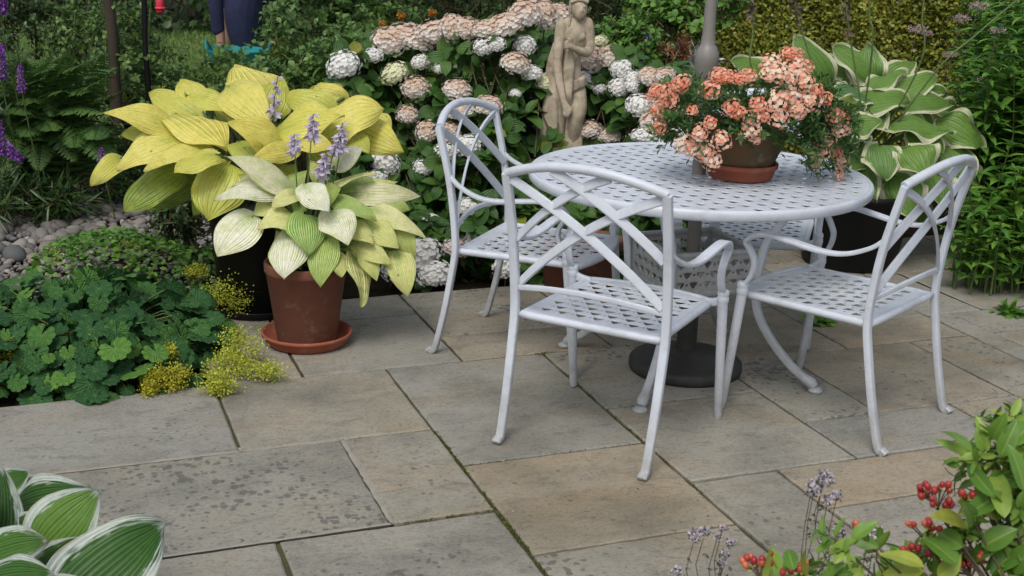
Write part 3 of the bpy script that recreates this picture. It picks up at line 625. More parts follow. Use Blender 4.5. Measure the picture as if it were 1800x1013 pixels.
# lattice aprons between the legs
pw = .238 * math.sqrt(2) - .02
for k in range(4):
    H = holes_in(lambda x, y: abs(x) < pw / 2 - .022 and -.052 < y < .055, .05, .0345, 0, .0155, .0072)
    o = plate('lattice_panel', [(-pw / 2, -.07), (pw / 2, -.07), (pw / 2, .07), (-pw / 2, .07)], H, .004, .008, M['paint'], tb)
    a = k * PI / 2 + PI / 4; dd = .238 / math.sqrt(2) - .012
    o.matrix_local = Matrix.Translation((math.cos(a) * dd, math.sin(a) * dd, .40)) @ Matrix.Rotation(a + PI / 2, 4, 'Z') @ Matrix.Rotation(PI / 2, 4, 'X')
    mb = MB()
    for zz in (-.07, .07): strap(mb, [(-pw / 2, zz, 0), (pw / 2, zz, 0)], (0, 0, 1), .018, .016)
    mb.build('panel_rail', M['paint'], o, loc=(0, 0, 0))
# ---- parasol
ps = thing('parasol_pole', (TX, TY, 0), 'taupe parasol pole with bulbous crank housing rising through the table', 'parasol')
mb = MB(); lathe(mb, [(.0, .05), (.024, .05), (.024, 1.02), (0, 1.02)], n=24); mb.build('lower_pole', M['parasol'], ps, loc=(0, 0, 0))
mb = MB(); lathe(mb, [(0, 1.30), (.019, 1.30), (.019, 1.9), (0, 1.9)], n=24)
mb2 = MB(); lathe(mb2, [(.019, 0.937), (.021, 0.942), (.021, 0.982), (.024, 0.987), (.024, 1.000), (.0225, 1.007), (.0235, 1.022), (.032, 1.057), (.039, 1.087), (.0405, 1.107), (.038, 1.127), (.030, 1.147), (.024, 1.157), (.0235, 1.177), (.0215, 1.187), (.0205, 1.212), (.020, 1.32)], n=32)
mb2.build('crank_housing', M['parasol'], ps, loc=(0, 0, 0)); mb.build('upper_pole', M['parasol'], ps, loc=(0, 0, 0))
mb = MB(); tube(mb, spline([(.036, 0, 1.075), (.055, -.004, 1.078), (.06, -.004, 1.07), (.0595, -.004, 1.0), (.058, -.004, .955)], 14), .0038, 8)
hd = mb.build('crank_handle', M['chrome'], ps, loc=(0, 0, .03)); mb = MB(); lathe(mb, [(0, 0), (.008, .001), (.009, .02), (.007, .045), (0, .046)], c=(.058, -.004, .915), n=14); mb.build('grip', M['black'], hd, loc=(0, 0, 0))
mb = MB(); lathe(mb, [(.0, .001), (.20, .001), (.203, .012), (.202, .032), (.195, .040), (.186, .043), (.15, .052), (.10, .062), (.055, .068), (.05, .075), (0, .075)], n=64); bs = mb.build('base_weight', M['base'], ps, loc=(0, 0, 0))
mb = MB(); lathe(mb, [(.036, .07), (.036, .30), (.033, .31), (.024, .312)], n=28); mb.build('pole_sleeve', M['base'], ps, loc=(0, 0, 0))
# ---- chair
ST = spline([(-.343, .020), (-.336, .011), (-.322, .013), (-.308, .05), (-.278, .175), (-.252, .315), (-.240, .408), (-.248, .531), (-.268, .666), (-.309, .838)], 44)
def sty(z): return np.interp(z, ST[:, 1], ST[:, 0])
def make_chair():
    t = thing('garden_chair', (0, 0, 0), 'x', 'chair'); mat = M['paint']
    # seat
    out = []
    for p, q, bl in (((.222, -.235), (.215, .215), 0), ((.215, .215), (-.215, .215), .035), ((-.215, .215), (-.222, -.235), 0), ((-.222, -.235), (.222, -.235), 0)):
        for k in range(14):
            f = k / 14; out.append((p[0] + (q[0] - p[0]) * f, p[1] + (q[1] - p[1]) * f + bl * 4 * f * (1 - f)))
    def ins(x, y): return abs(x) < .183 and -.21 < y < .205 + .02 * (1 - (x / .2) ** 2) - .012
    H = holes_in(ins, .058, .042, 0, .0185, .0092)
    seat = plate('seat', out, H, .402, .0045, mat, t, bev=.0008)
    mb = MB(); O = np.array(out + out[:2]); tube(mb, np.c_[O, np.full(len(O), .394)], .0125, 10, cap=False); mb.build('seat_rim', mat, seat, loc=(0, 0, 0))
    for s in (-1, 1):
        mb = MB(); P = np.c_[np.full(44, .242) * s, ST]; P[:, 0] += s * .009 * (ST[:, 1] / .84)
        strap(mb, P, (1, 0, 0), np.r_[.014, .024, .030, .031, .029, np.full(39, .027)], .022); mb.build('rear_leg', mat, t, loc=(0, 0, 0))
        # front leg and collar
        mb = MB(); tube(mb, [(s * .263, .187, .425), (s * .263, .205, .25), (s * .263, .228, .03), (s * .263, .233, .004)], [.0165, .0155, .0135, .0125], 14)
        lathe(mb, [(.0165, .405), (.019, .412), (.0185, .425), (.0165, .428), (.019, .434), (.018, .444), (.014, .449), (0, .449)], c=(s * .263, .189, 0), n=18); mb.build('front_leg', mat, t, loc=(0, 0, 0))
        mb = MB(); strap(mb, spline([(s * .205, .205, .395), (s * .235, .196, .402), (s * .262, .190, .415)], 8), UP, .026, .018); mb.build('seat_bracket', mat, t, loc=(0, 0, 0))
        # armrest
        A = [(.247, -.268, .672), (.256, -.229, .640), (.266, -.158, .610), (.272, -.083, .603), (.276, .015, .614), (.278, .075, .621), (.277, .125, .618), (.273, .165, .603), (.270, .186, .582)]
        P = spline([(s * a, b, c) for a, b, c in A], 34); mb = MB(); wv = np.interp(np.linspace(0, 1, 34), [0, .25, .45, .8, 1], [.016, .022, .036, .036, .026])
        strap(mb, P, (1, 0, 0), wv, .014)
        Q = spline([(s * .270, .186, .582), (s * .268, .168, .556), (s * .265, .152, .521), (s * .263, .160, .475), (s * .263, .185, .436)], 16); strap(mb, Q, (1, 0, 0), np.linspace(.026, .022, 16), .014)
        mb.build('armrest', mat, t, loc=(0, 0, 0))
    # back frame: a bowed surface between the stiles
    bz0, bz1 = .408, .838
    def bp(u, tt, dz=0.):
        z = bz0 + (bz1 - bz0) * tt; y = sty(min(z, .838)) - (max(0, z - .838)) * .25
        return np.array([u * (.240 + .009 * tt), y - .030 * (1 - u * u) + .004 + dz, z])
    mb = MB(); us = np.linspace(-1, 1, 26); P = np.array([bp(u, 1. + .115 * (1 - u * u)) for u in us]); tube(mb, P, .0145, 12); mb.build('top_rail', mat, t, loc=(0, 0, 0))
    mb = MB(); P = np.array([bp(u * .97, .165 + .055 * (1 - u * u)) for u in us]); strap(mb, P, UP, .017, .012); mb.build('lower_rail', mat, t, loc=(0, 0, 0))
    for s, dz in ((-1, 0), (1, .005)):
        for (u0, t0, u1, t1, bl) in ((-.96, .965, .96, .20, .085), (-.36, 1.075, .96, .53, .06)):
            f = np.linspace(0, 1, 24); u = u0 + (u1 - u0) * f; tt = t0 + (t1 - t0) * f + bl * 4 * f * (1 - f)
            mb = MB(); strap(mb, np.array([bp(-s * a, b, dz) for a, b in zip(u, tt)]), (0, .25, 1), .028, .010); mb.build('back_bar', mat, t, loc=(0, 0, 0))
    return t
def dup(root, loc, rz, label, group=None):
    r = root.copy(); COL.objects.link(r); r.location = loc; r.rotation_euler = (0, 0, rz); r['label'] = label
    if group: r['group'] = group
    for ch in list(root.children):
        c = ch.copy(); COL.objects.link(c); c.parent = r
        for g in list(ch.children):
            e = g.copy(); COL.objects.link(e); e.parent = c
    return r
ch = make_chair(); GRP = 'chairs round the garden table'; ch['group'] = GRP
labs = ['pale grey lattice-back chair nearest the camera, its back turned to us', 'pale grey lattice-back chair standing beside the white hydrangea, facing right', 'pale grey lattice-back chair at the right, in front of the white-edged hosta', 'pale grey chair on the far side of the table, mostly hidden by the flower pot']
poses = [(.342, 3.800, -.496), (.108, 4.535, -1.947), (1.055, 4.021, .863), (.93, 4.88, math.radians(165))]
for i, (x, y, a) in enumerate(poses):
    if i == 0: ch.location = (x, y, 0); ch.rotation_euler.z = a; ch['label'] = labs[0]
    else: dup(ch, (x, y, 0), a, labs[i], GRP)
#@@PLANTS
# ================================================================== PLANTS
CAMP = np.array([0, 0, CAMH])
def base_xy(p): return (float(p[0]), float(p[1]), 0.)
def petiole(mb, C, B, r=.004, arch=.25, n=7):
    C = np.asarray(C, float); B = np.asarray(B, float); L = np.linalg.norm(B - C); mid = (C + B) / 2 + UP * arch * L * .5 + (C - B) * [.12, .12, 0]
    tube(mb, spline([C, mid, B], n), np.linspace(r * 1.3, r, n), 6, cap=False)
def hosta(name, label, crown, leaves, mat, tm, rr=None, curl=.8, petr=.005, nh=(.8, .6), wave=.05, fold=.12, wk=7, cup=.15, stemmat='gstem', side=.25, thick=1., pucker=0., cat='potted hosta'):
    """leaves: (bu, bv, tu, tv, width px, Yb, Yt, rnd)."""
    t = thing(name, base_xy(crown), label, cat); lm = MB(); sm = MB()
    for (bu, bv, tu, tv, wpx, Yb, Yt, rn) in leaves:
        B = at(bu, bv, Yb); T = at(tu, tv, Yt); md = (B + T) / 2; cdir = norm(CAMP - md)
        h = cdir * nh[0] + UP * nh[1] + R.normal(size=3) * side * .4
        hero(lm, tm, B, T, wpx / PXM((Yb + Yt) / 2) * thick * 1.1, h, curl=curl * R.uniform(.7, 1.3), rnd=rn, wave=wave * R.uniform(.5, 1.6), fold=fold * R.uniform(.3, 1.5), wk=wk, cup=cup, pucker=pucker)
        petiole(sm, crown + R.normal(size=3) * [.03, .03, 0], B, petr)
    lm.build('foliage', M[mat], t); sm.build('leaf_stalks', M[stemmat], t); return t
def bell_spike(parent, top, foot, n=9, ln=.10, mat='lilac', sz=.044, rad=.0025, lean=None):
    sm = MB(); P = spline([foot, (np.array(foot) * .4 + np.array(top) * .6) + R.normal(size=3) * .015, top], 10); tube(sm, P, np.linspace(rad * 1.5, rad * .7, 10), 5)
    st = sm.build('flower_stalk', M['gstem'], parent); fm = MB(); ax = norm(P[-1] - P[-3])
    for k in range(n):
        o = np.array(top) - ax * ln * (k / n); th = k * 2.4; out = norm(np.array([math.cos(th), math.sin(th), -.5 - .8 * k / n])) 
        s = sz * (.55 + .6 * k / n)
        for j in range(5):
            a, b = frame_perp(out[None]); q = norm(out + .28 * (a[0] * math.cos(j * 1.257) + b[0] * math.sin(j * 1.257)))
            place(fm, L_SM, o, q, (a[0] * math.cos(j * 1.257) + b[0] * math.sin(j * 1.257)), s, s * .42, rnd=R.random(), curl=-.5)
    f = fm.build('flower_spike', M[mat], parent)
    return st
# ------------------------------------------------ golden hosta in the black tub
c = gnd(425, 545); c = np.array([-1.02, 4.93, 0])
crown = c + [0, 0, .42]
YL = [(465, 205, 412, 112, 98, 5.1, 5.15, .05), (402, 152, 475, 222, 62, 5.0, 4.8, .15), (308, 200, 398, 268, 82, 4.95, 4.7, .3), (310, 240, 205, 300, 66, 4.8, 4.7, .1), (312, 226, 180, 198, 42, 4.85, 4.8, .25), (345, 205, 262, 165, 50, 5.1, 5.2, .6), (352, 190, 316, 140, 42, 5.15, 5.25, .5),
      (432, 200, 325, 168, 52, 4.95, 5.0, .62), (310, 232, 212, 238, 44, 4.9, 4.85, .75), (212, 278, 160, 328, 34, 4.9, 4.8, .55), (368, 262, 253, 302, 42, 4.75, 4.65, .2), (378, 272, 306, 306, 48, 4.65, 4.55, .55), (402, 292, 366, 388, 84, 4.7, 4.6, .7), (312, 300, 220, 374, 62, 4.85, 4.75, .95), (335, 300, 255, 370, 55, 4.95, 4.9, 1.),
      (500, 262, 398, 215, 58, 4.75, 4.65, .3), (505, 262, 436, 238, 36, 4.7, 4.6, .4), (488, 232, 606, 206, 70, 4.8, 4.75, .5), (562, 236, 676, 190, 76, 4.85, 4.9, .12), (582, 195, 498, 172, 48, 5.0, 5.05, .65), (605, 172, 542, 158, 30, 5.2, 5.25, .35), (628, 225, 710, 268, 52, 4.95, 4.85, .45), (478, 200, 492, 140, 50, 5.0, 5.1, .72),
      (520, 262, 442, 280, 32, 4.65, 4.55, .35), (520, 250, 592, 266, 34, 4.7, 4.6, .3), (615, 240, 648, 272, 34, 4.85, 4.75, .68), (420, 250, 460, 300, 50, 4.8, 4.65, .8), (560, 255, 610, 300, 50, 4.9, 4.75, .78), (350, 250, 300, 300, 55, 5., 4.95, .85), (470, 300, 520, 330, 60, 4.8, 4.7, .82), (400, 215, 360, 180, 45, 5.1, 5.2, .7), (560, 170, 600, 150, 32, 5.2, 5.3, .6), (640, 200, 690, 235, 40, 5.1, 5.05, .5), (380, 320, 340, 380, 40, 4.9, 4.8, .9)]
g = hosta('golden_hosta', 'large yellow-leaved hosta growing in a tall black tub at the gravel edge', crown, YL, 'yellow', L_HERO, curl=.85, petr=.006, nh=(.75, .7), wave=.07, fold=.16, cup=.6, pucker=.012, wk=8, side=.7, thick=1.16)
mb = MB(); lathe(mb, [(0, .004), (.150, .004), (.158, .012), (.185, .39), (.198, .395), (.200, .425), (.190, .428), (.180, .40), (.172, .385), (0, .385)], c=c, n=56); mb.build('tub', M['black'], g)
mb = MB(); lathe(mb, [(0, .386), (.17, .392), (.172, .388)], c=c, n=30); mb.build('compost', M['soil'], g)
mb = MB(); 
bell_spike(g, at(488, 135, 4.8), crown, 10, .17)
tr = thing('tub_saucer', base_xy(c), 'black plastic drip tray under the tall black tub', 'saucer'); mb = MB(); lathe(mb, [(0, .0035), (.20, .0035), (.215, .03), (.218, .032), (.212, .034), (.198, .010), (0, .010)], n=50); mb.build('tray', M['black'], tr, loc=(0, 0, 0))
for o_ in g.children:
    if o_.name.startswith('tub'): o_.location.z = .008
# ------------------------------------------------ cream hosta in terracotta
c2 = gnd(540, 601); crown2 = c2 + [0, 0, .30]
K = lambda l, Y0: [(a, b, x, y, w_, Y0 + d1, Y0 + d2, r) for a, b, x, y, w_, d1, d2, r in l]
CL = K([(515, 338, 395, 274, 42, .02, -.05, .22), (487, 338, 376, 352, 36, 0, -.08, .02), (482, 316, 408, 328, 24, .05, 0, .3), (442, 382, 382, 452, 66, -.05, -.16, .08), (517, 382, 452, 402, 46, -.05, -.12, .45), (490, 355, 445, 378, 38, 0, -.05, .5), (522, 342, 478, 366, 30, 0, -.08, .4), (535, 325, 578, 374, 42, -.05, -.16, .0), (535, 380, 541, 450, 56, -.06, -.16, .92),
        (512, 412, 500, 492, 60, -.08, -.2, .03), (575, 420, 563, 506, 46, -.08, -.18, .8), (583, 372, 612, 432, 54, -.05, -.17, .1), (588, 352, 662, 388, 32, 0, -.06, .85), (608, 392, 658, 432, 34, 0, -.08, .5), (640, 388, 702, 438, 40, .02, -.06, .55), (620, 452, 634, 540, 52, -.05, -.16, .48), (618, 422, 688, 466, 36, 0, -.08, .5), (698, 440, 716, 522, 42, 0, -.08, .52),
        (648, 368, 748, 420, 34, .05, 0, .35), (702, 388, 728, 458, 30, .04, 0, .7), (612, 345, 740, 345, 34, .1, .12, .25), (588, 292, 638, 260, 34, .05, .05, .05), (574, 335, 662, 308, 38, .06, .08, .4), (565, 322, 545, 284, 26, .1, .14, .62), (590, 448, 600, 488, 30, -.1, -.16, .55), (640, 438, 662, 494, 30, -.04, -.1, .6), (560, 350, 600, 330, 34, 0, -.02, .78), (500, 345, 540, 300, 34, .1, .14, .8), (520, 400, 480, 430, 34, 0, -.05, .75),
        (600, 330, 680, 330, 30, .12, .15, .85), (640, 400, 690, 400, 32, .08, .06, .82), (560, 400, 600, 420, 36, 0, -.05, .88), (660, 430, 700, 480, 32, .05, 0, .7), (540, 330, 520, 380, 36, .04, -.04, .83), (620, 350, 700, 320, 30, .14, .16, .5), (470, 340, 420, 310, 30, .08, .08, .7), (650, 350, 720, 370, 34, .1, .08, .75), (600, 420, 640, 440, 30, .02, -.04, .86)], float(c2[1]))
g = hosta('cream_hosta', 'cream and green hosta in a dark terracotta pot in front of the black tub', crown2, CL, 'cream', L_HERO, curl=.9, petr=.0045, nh=(.75, .6), wave=.07, fold=.2, cup=.6, pucker=.008, side=.6, thick=1.15)
mb = MB(); lathe(mb, [(0, .0), (.107, .0), (.110, .006), (.146, .262), (.150, .264), (.152, .270), (.152, .296), (.149, .301), (.139, .300), (.136, .27), (0, .262)], c=c2 + [0, 0, .014], n=56); mb.build('pot', M['terra'], g)
mb = MB(); lathe(mb, [(0, .28), (.137, .277)], c=c2 + [0, 0, .006], n=30); mb.build('compost', M['soil'], g)
for (u, v, n_, sp) in ((517, 236, 8, .05), (551, 200, 9, .08), (602, 216, 10, .10), (574, 268, 12, .08), (596, 235, 6, .06)): bell_spike(g, at(u, v, c2[1] - .02), crown2, n_, sp, sz=.044)
t = thing('saucer', base_xy(c2), 'wide terracotta saucer beneath the cream hosta pot', 'saucer'); mb = MB(); lathe(mb, [(0, .002), (.142, .002), (.150, .008), (.162, .034), (.168, .036), (.169, .046), (.164, .049), (.158, .045), (.148, .014), (0, .010)], n=60); mb.build('dish', M['saucer'], t, loc=(0, 0, 0))
# ------------------------------------------------ white-edged hosta behind the table, right
c3 = np.array([1.60, 5.95, 0]); crown3 = c3 + [0, 0, .36]
HL = K([(1452, 155, 1394, 64, 56, .1, .15, .3), (1532, 135, 1462, 84, 52, .15, .2, .4), (1524, 145, 1524, 78, 58, .15, .2, .6), (1528, 158, 1596, 128, 40, 0, .05, .5), (1580, 166, 1650, 134, 42, 0, .05, .5), (1605, 172, 1665, 162, 32, .05, .1, .2), (1588, 186, 1675, 186, 38, -.05, 0, .3), (1572, 222, 1676, 238, 56, -.15, -.1, .55), (1655, 212, 1726, 260, 58, 0, -.05, .45), (1652, 258, 1712, 322, 64, -.05, -.1, .5),
        (1600, 258, 1628, 310, 66, -.25, -.35, .5), (1545, 258, 1558, 318, 56, -.25, -.35, .65), (1525, 240, 1482, 254, 32, -.2, -.25, .7), (1498, 228, 1550, 214, 40, -.25, -.3, .55), (1508, 184, 1602, 178, 48, -.1, -.05, .45), (1532, 172, 1448, 172, 46, -.05, -.1, .85), (1512, 196, 1472, 176, 36, -.15, -.2, .95), (1578, 310, 1602, 384, 68, -.2, -.3, .4), (1638, 305, 1655, 368, 54, -.1, -.2, .35), (1688, 290, 1716, 338, 46, 0, -.05, .4),
        (1346, 132, 1284, 108, 38, .1, .1, .5), (1600, 232, 1660, 272, 48, -.1, -.15, .4), (1532, 262, 1498, 304, 44, -.15, -.2, .5), (1510, 298, 1534, 368, 48, -.2, -.3, .2), (1448, 345, 1446, 412, 32, -.1, -.2, .45), (1560, 300, 1570, 350, 50, -.1, -.2, .25), (1480, 260, 1470, 320, 44, -.1, -.2, .3), (1480, 210, 1440, 230, 40, -.1, -.15, .5), (1560, 140, 1610, 110, 40, .25, .3, .35), (1500, 130, 1430, 110, 40, .25, .3, .3), (1650, 190, 1700, 210, 44, .1, .1, .3), (1540, 200, 1520, 240, 50, -.05, -.15, .25), (1620, 280, 1660, 330, 50, 0, -.1, .3), (1590, 200, 1640, 220, 44, 0, 0, .3), (1670, 330, 1690, 380, 44, .05, -.02, .3), (1500, 330, 1490, 390, 44, 0, -.1, .2), (1610, 330, 1620, 400, 44, 0, -.05, .2)], float(c3[1]))
g = hosta('white_edged_hosta', 'green hosta with creamy white leaf edges behind the table, in a black pot', crown3, HL, 'vari', L_HERO, curl=.9, petr=.006, nh=(.7, .7), wave=.12, fold=.2, wk=9, cup=.5, pucker=.010, thick=1.15, side=.5)
mb = MB(); lathe(mb, [(0, 0), (.21, 0), (.22, .01), (.262, .33), (.275, .335), (.277, .36), (.262, .36), (.25, .33), (0, .33)], c=c3 + [0, -.05, .004], n=48); mb.build('pot', M['black'], g)
M['dryleaf'] = leafmat('dried_pods', [(0, (.09, .065, .045)), (1, (.22, .17, .12))], rough=.9, trans=.1)
sm = MB()
for (u0, v0, u1, v1, hd_) in ((1335, 150, 1318, -60, 1), (1448, 168, 1385, -60, 1), (1515, 212, 1475, -70, 1), (1533, 90, 1528, -40, 0), (1615, 118, 1632, -60, 0), (1640, 132, 1800, -10, 0)):
    Yq = 5.75; P = spline([crown3, at(u0, v0, Yq), at((u0 + u1) / 2 + R.normal() * 4, (v0 + v1) / 2, Yq), at(u1, v1, Yq)], 24)
    (tube(sm, P, .0042, 6) if hd_ or u1 > 1700 else tube(sm, P, .0042, 6))
    if hd_:
        mb = MB()
        for k in range(90):
            f = R.random(); p = P[-1] + (P[-8] - P[-1]) * f * 1.0
            place(mb, L_SM, p, norm(R.normal(size=3) * [1, 1, .5] - UP * .8), R.normal(size=3), R.uniform(.02, .045), .012, curl=.8)
        mb.build('seed_head', M['dryleaf'], g)
sm.build('flower_stalks', M['gstem'], g); 
# ------------------------------------------------ foreground hosta, bottom left
c4 = np.array([-1.16, 2.30, 0]); crown4 = c4 + [0, 0, .02]
FL = K([(72, 965, 174, 862, 84, 0, .06, .85), (120, 1060, 291, 921, 112, -.15, .02, .25), (62, 1045, 138, 944, 66, -.05, -.02, .2), (-20, 980, 84, 950, 60, -.1, -.1, .6), (15, 900, 162, 858, 60, .12, .1, .1), (-25, 975, 2, 822, 70, 0, .08, .05), (20, 960, 80, 900, 50, .02, .05, .15), (-40, 1030, 95, 1008, 60, -.2, -.22, .4), (-30, 880, 55, 828, 44, .2, .22, .5), (-60, 950, -10, 860, 60, 0, 0, .3), (60, 1080, 200, 1040, 70, -.25, -.2, .3), (-80, 1040, 10, 1060, 70, -.2, -.25, .3)], 2.45)
hosta('foreground_hosta', 'hosta with broad white leaf margins at the bottom left corner', crown4, FL, 'vari2', L_HERO, curl=.45, petr=.005, nh=(.85, .5), wave=.09, fold=.2, wk=7, cup=.3, pucker=.006, thick=1.55, cat='hosta')
# ------------------------------------------------ flower heads
def floret_head(n, r, pet, npet, zmin=-.45, flat=.8, pw=.9, jit=.06, tilt=.35, core=.86):
    mb = MB(); T = tmpl(2, 2, .45, .4); k = np.arange(n) + .5; z = 1 - (1 - zmin) * k / n; ph = k * 2.39996
    d = np.stack([np.sqrt(np.maximum(0, 1 - z * z)) * np.cos(ph), np.sqrt(np.maximum(0, 1 - z * z)) * np.sin(ph), z], -1); d = norm(d + R.normal(size=d.shape) * .06)
    a, b = frame_perp(d); rr = r * (1 + R.normal(size=n) * jit)[:, None]; off = R.random(n) * 6.28; rn = R.random(n)
    O = d * rr
    for j in range(npet):
        th = off + j * 2 * PI / npet; tg = a * np.cos(th)[:, None] + b * np.sin(th)[:, None]
        place(mb, T, O, tg + d * tilt, d - tg * tilt, pet * R.uniform(.8, 1.15, n), pet * pw, rnd=np.clip(rn + R.normal(size=n) * .12, 0, 1), curl=.5)
    th = np.linspace(.02, math.acos(max(-.95, zmin)), 9); m0 = len(mb.V); lathe(mb, np.c_[np.sin(th), np.cos(th)] * r * core, n=18)
    for i in range(len(mb.V)):
        mb.V[i] = mb.V[i] * [1, 1, flat]; mb.C[i] = mb.C[i].copy(); mb.C[i][:, 1] = np.clip(mb.V[i][:, 2] / (r * flat) * .5 + .5, 0, 1)
    return mb
def heads(mb, mat, name='flower_head'):
    o = mb.build(name, mat); o.hide_render = False; me = o.data; bpy.data.objects.remove(o); return me
def put(me, name, parent, loc, sc, up=UP):
    o = bpy.data.objects.new(name, me); COL.objects.link(o); o.parent = parent
    q = Vector(np.array(up, float)).to_track_quat('Z', 'Y'); o.rotation_mode = 'QUATERNION'; o.rotation_quaternion = q @ Vector((0, 0, 1)).rotation_difference(Vector((0, 0, 1))) @ Matrix.Rotation(R.random() * 6.28, 4, 'Z').to_quaternion()
    o.location = np.array(loc) - np.array(parent.location); o.scale = (sc,) * 3; return o
HM = {k: [heads(floret_head(140, .86, .18, 4, -.45, .84, 1.05, .10, .6), M[m]) for _ in range(3)] for k, m in (('w', 'hwhite'), ('c', 'hcream'), ('a', 'haged'), ('p', 'hpink'))}
hy = thing('hydrangea_bush', (.15, 5.9, 0), 'mophead hydrangea bush with white and sun-browned flower heads behind the chairs', 'hydrangea')
HH = [(682, 76, 30, 'a'), (706, 66, 32, 'a'), (735, 74, 26, 'a'), (765, 60, 28, 'a'), (796, 50, 28, 'a'), (822, 52, 24, 'a'), (856, 52, 26, 'a'), (884, 48, 34, 'a'), (922, 28, 30, 'a'), (950, 26, 30, 'a'), (976, 32, 28, 'a'), (604, 116, 32, 'w'), (693, 131, 25, 'c'), (732, 158, 24, 'a'), (803, 160, 23, 'a'), (717, 204, 20, 'a'), (752, 232, 20, 'a'), (790, 236, 24, 'a'), (800, 198, 19, 'a'), (822, 194, 22, 'a'), (858, 188, 24, 'a'), (905, 113, 24, 'a'), (935, 130, 20, 'w'), (958, 145, 20, 'c'), (922, 82, 22, 'w'), (848, 84, 18, 'w'), (675, 288, 28, 'w'), (663, 312, 20, 'w'), (744, 295, 19, 'w'), (757, 392, 18, 'w'), (822, 365, 20, 'w'), (785, 268, 22, 'w'), (822, 258, 26, 'w'), (735, 450, 40, 'w'), (700, 474, 34, 'w'), (764, 484, 32, 'w'), (804, 436, 25, 'p'), (842, 424, 26, 'w'), (890, 470, 24, 'w'), (1035, 104, 32, 'a'), (1072, 102, 26, 'a'), (1054, 74, 14, 'c'), (1092, 122, 22, 'w'), (1112, 140, 16, 'w'), (1036, 230, 23, 'a'), (1072, 240, 18, 'a'), (1022, 140, 18, 'w'), (1142, 136, 22, 'a'), (1168, 134, 18, 'a'), (1124, 188, 26, 'w'), (1150, 216, 26, 'a'), (1138, 240, 24, 'w'), (1088, 155, 20, 'w'), (1112, 152, 16, 'w'), (1180, 245, 22, 'w'), (1160, 180, 22, 'a'), (905, 165, 12, 'w'), (775, 120, 14, 'w'), (740, 110, 16, 'w'), (870, 78, 18, 'w'), (1052, 155, 14, 'w'), (1185, 200, 20, 'a'), (655, 98, 18, 'w'), (812, 395, 14, 'w')]
def hY(u, v): return 5.32 + (500 - v) / 500 * .95 + .18 * math.sin(u * .02) * (v < 400)
st = MB()
for (u, v, r, k) in HH:
    Y = hY(u, v) - .04; p = at(u, v, Y); o_ = put(HM[k][int(R.integers(3))], 'flower_head', hy, p, r / PXM(Y) * 1.08, norm(UP * 1.2 + norm(CAMP - p) * .3 + R.normal(size=3) * .2)); o_.scale = (o_.scale[0] * R.uniform(.9, 1.25), o_.scale[1] * R.uniform(.85, 1.1), o_.scale[2] * R.uniform(.75, 1.05))
    tube(st, spline([p, p + [R.normal() * .03, .05, -.12], [p[0] * .6 + .15 * .4 + R.normal() * .1, 5.75, max(.02, p[2] - .6)]], 8), .0035, 5, cap=False)
n = 1250; u = R.uniform(585, 1195, n); top = np.interp(u, [580, 640, 700, 900, 1000, 1060, 1180], [112, 80, 72, 50, 60, 100, 135]); bot = np.interp(u, [580, 640, 700, 900, 1200], [300, 400, 485, 492, 490])
v = top + (bot - top) * R.random(n) ** .9; Yf = np.array([hY(a, b) for a, b in zip(u, v)]); Yp = Yf + R.random(n) ** 1.4 * .75 + .03
ok_ = ~((u > 950) & (u < 1045) & (v < 222) & (Yp < 6.1)); u, v, Yp = u[ok_], v[ok_], Yp[ok_]; n = len(u)
P = np.array([at(a, b, c) for a, b, c in zip(u, v, Yp)]); D = norm(np.array([0, -.55, .55]) + R.normal(size=(n, 3)) * .55); lf = MB()
sprigs(lf, st, P, D, R.uniform(.05, .13, n), 3, .112, .076, tm=L_MED, ang=1.15, whorl=2, curl=.9, fold=.3, rad=.003, wave=.03)
lf.build('foliage', M['hyd'], hy); st.build('stems', M['twig'], hy)
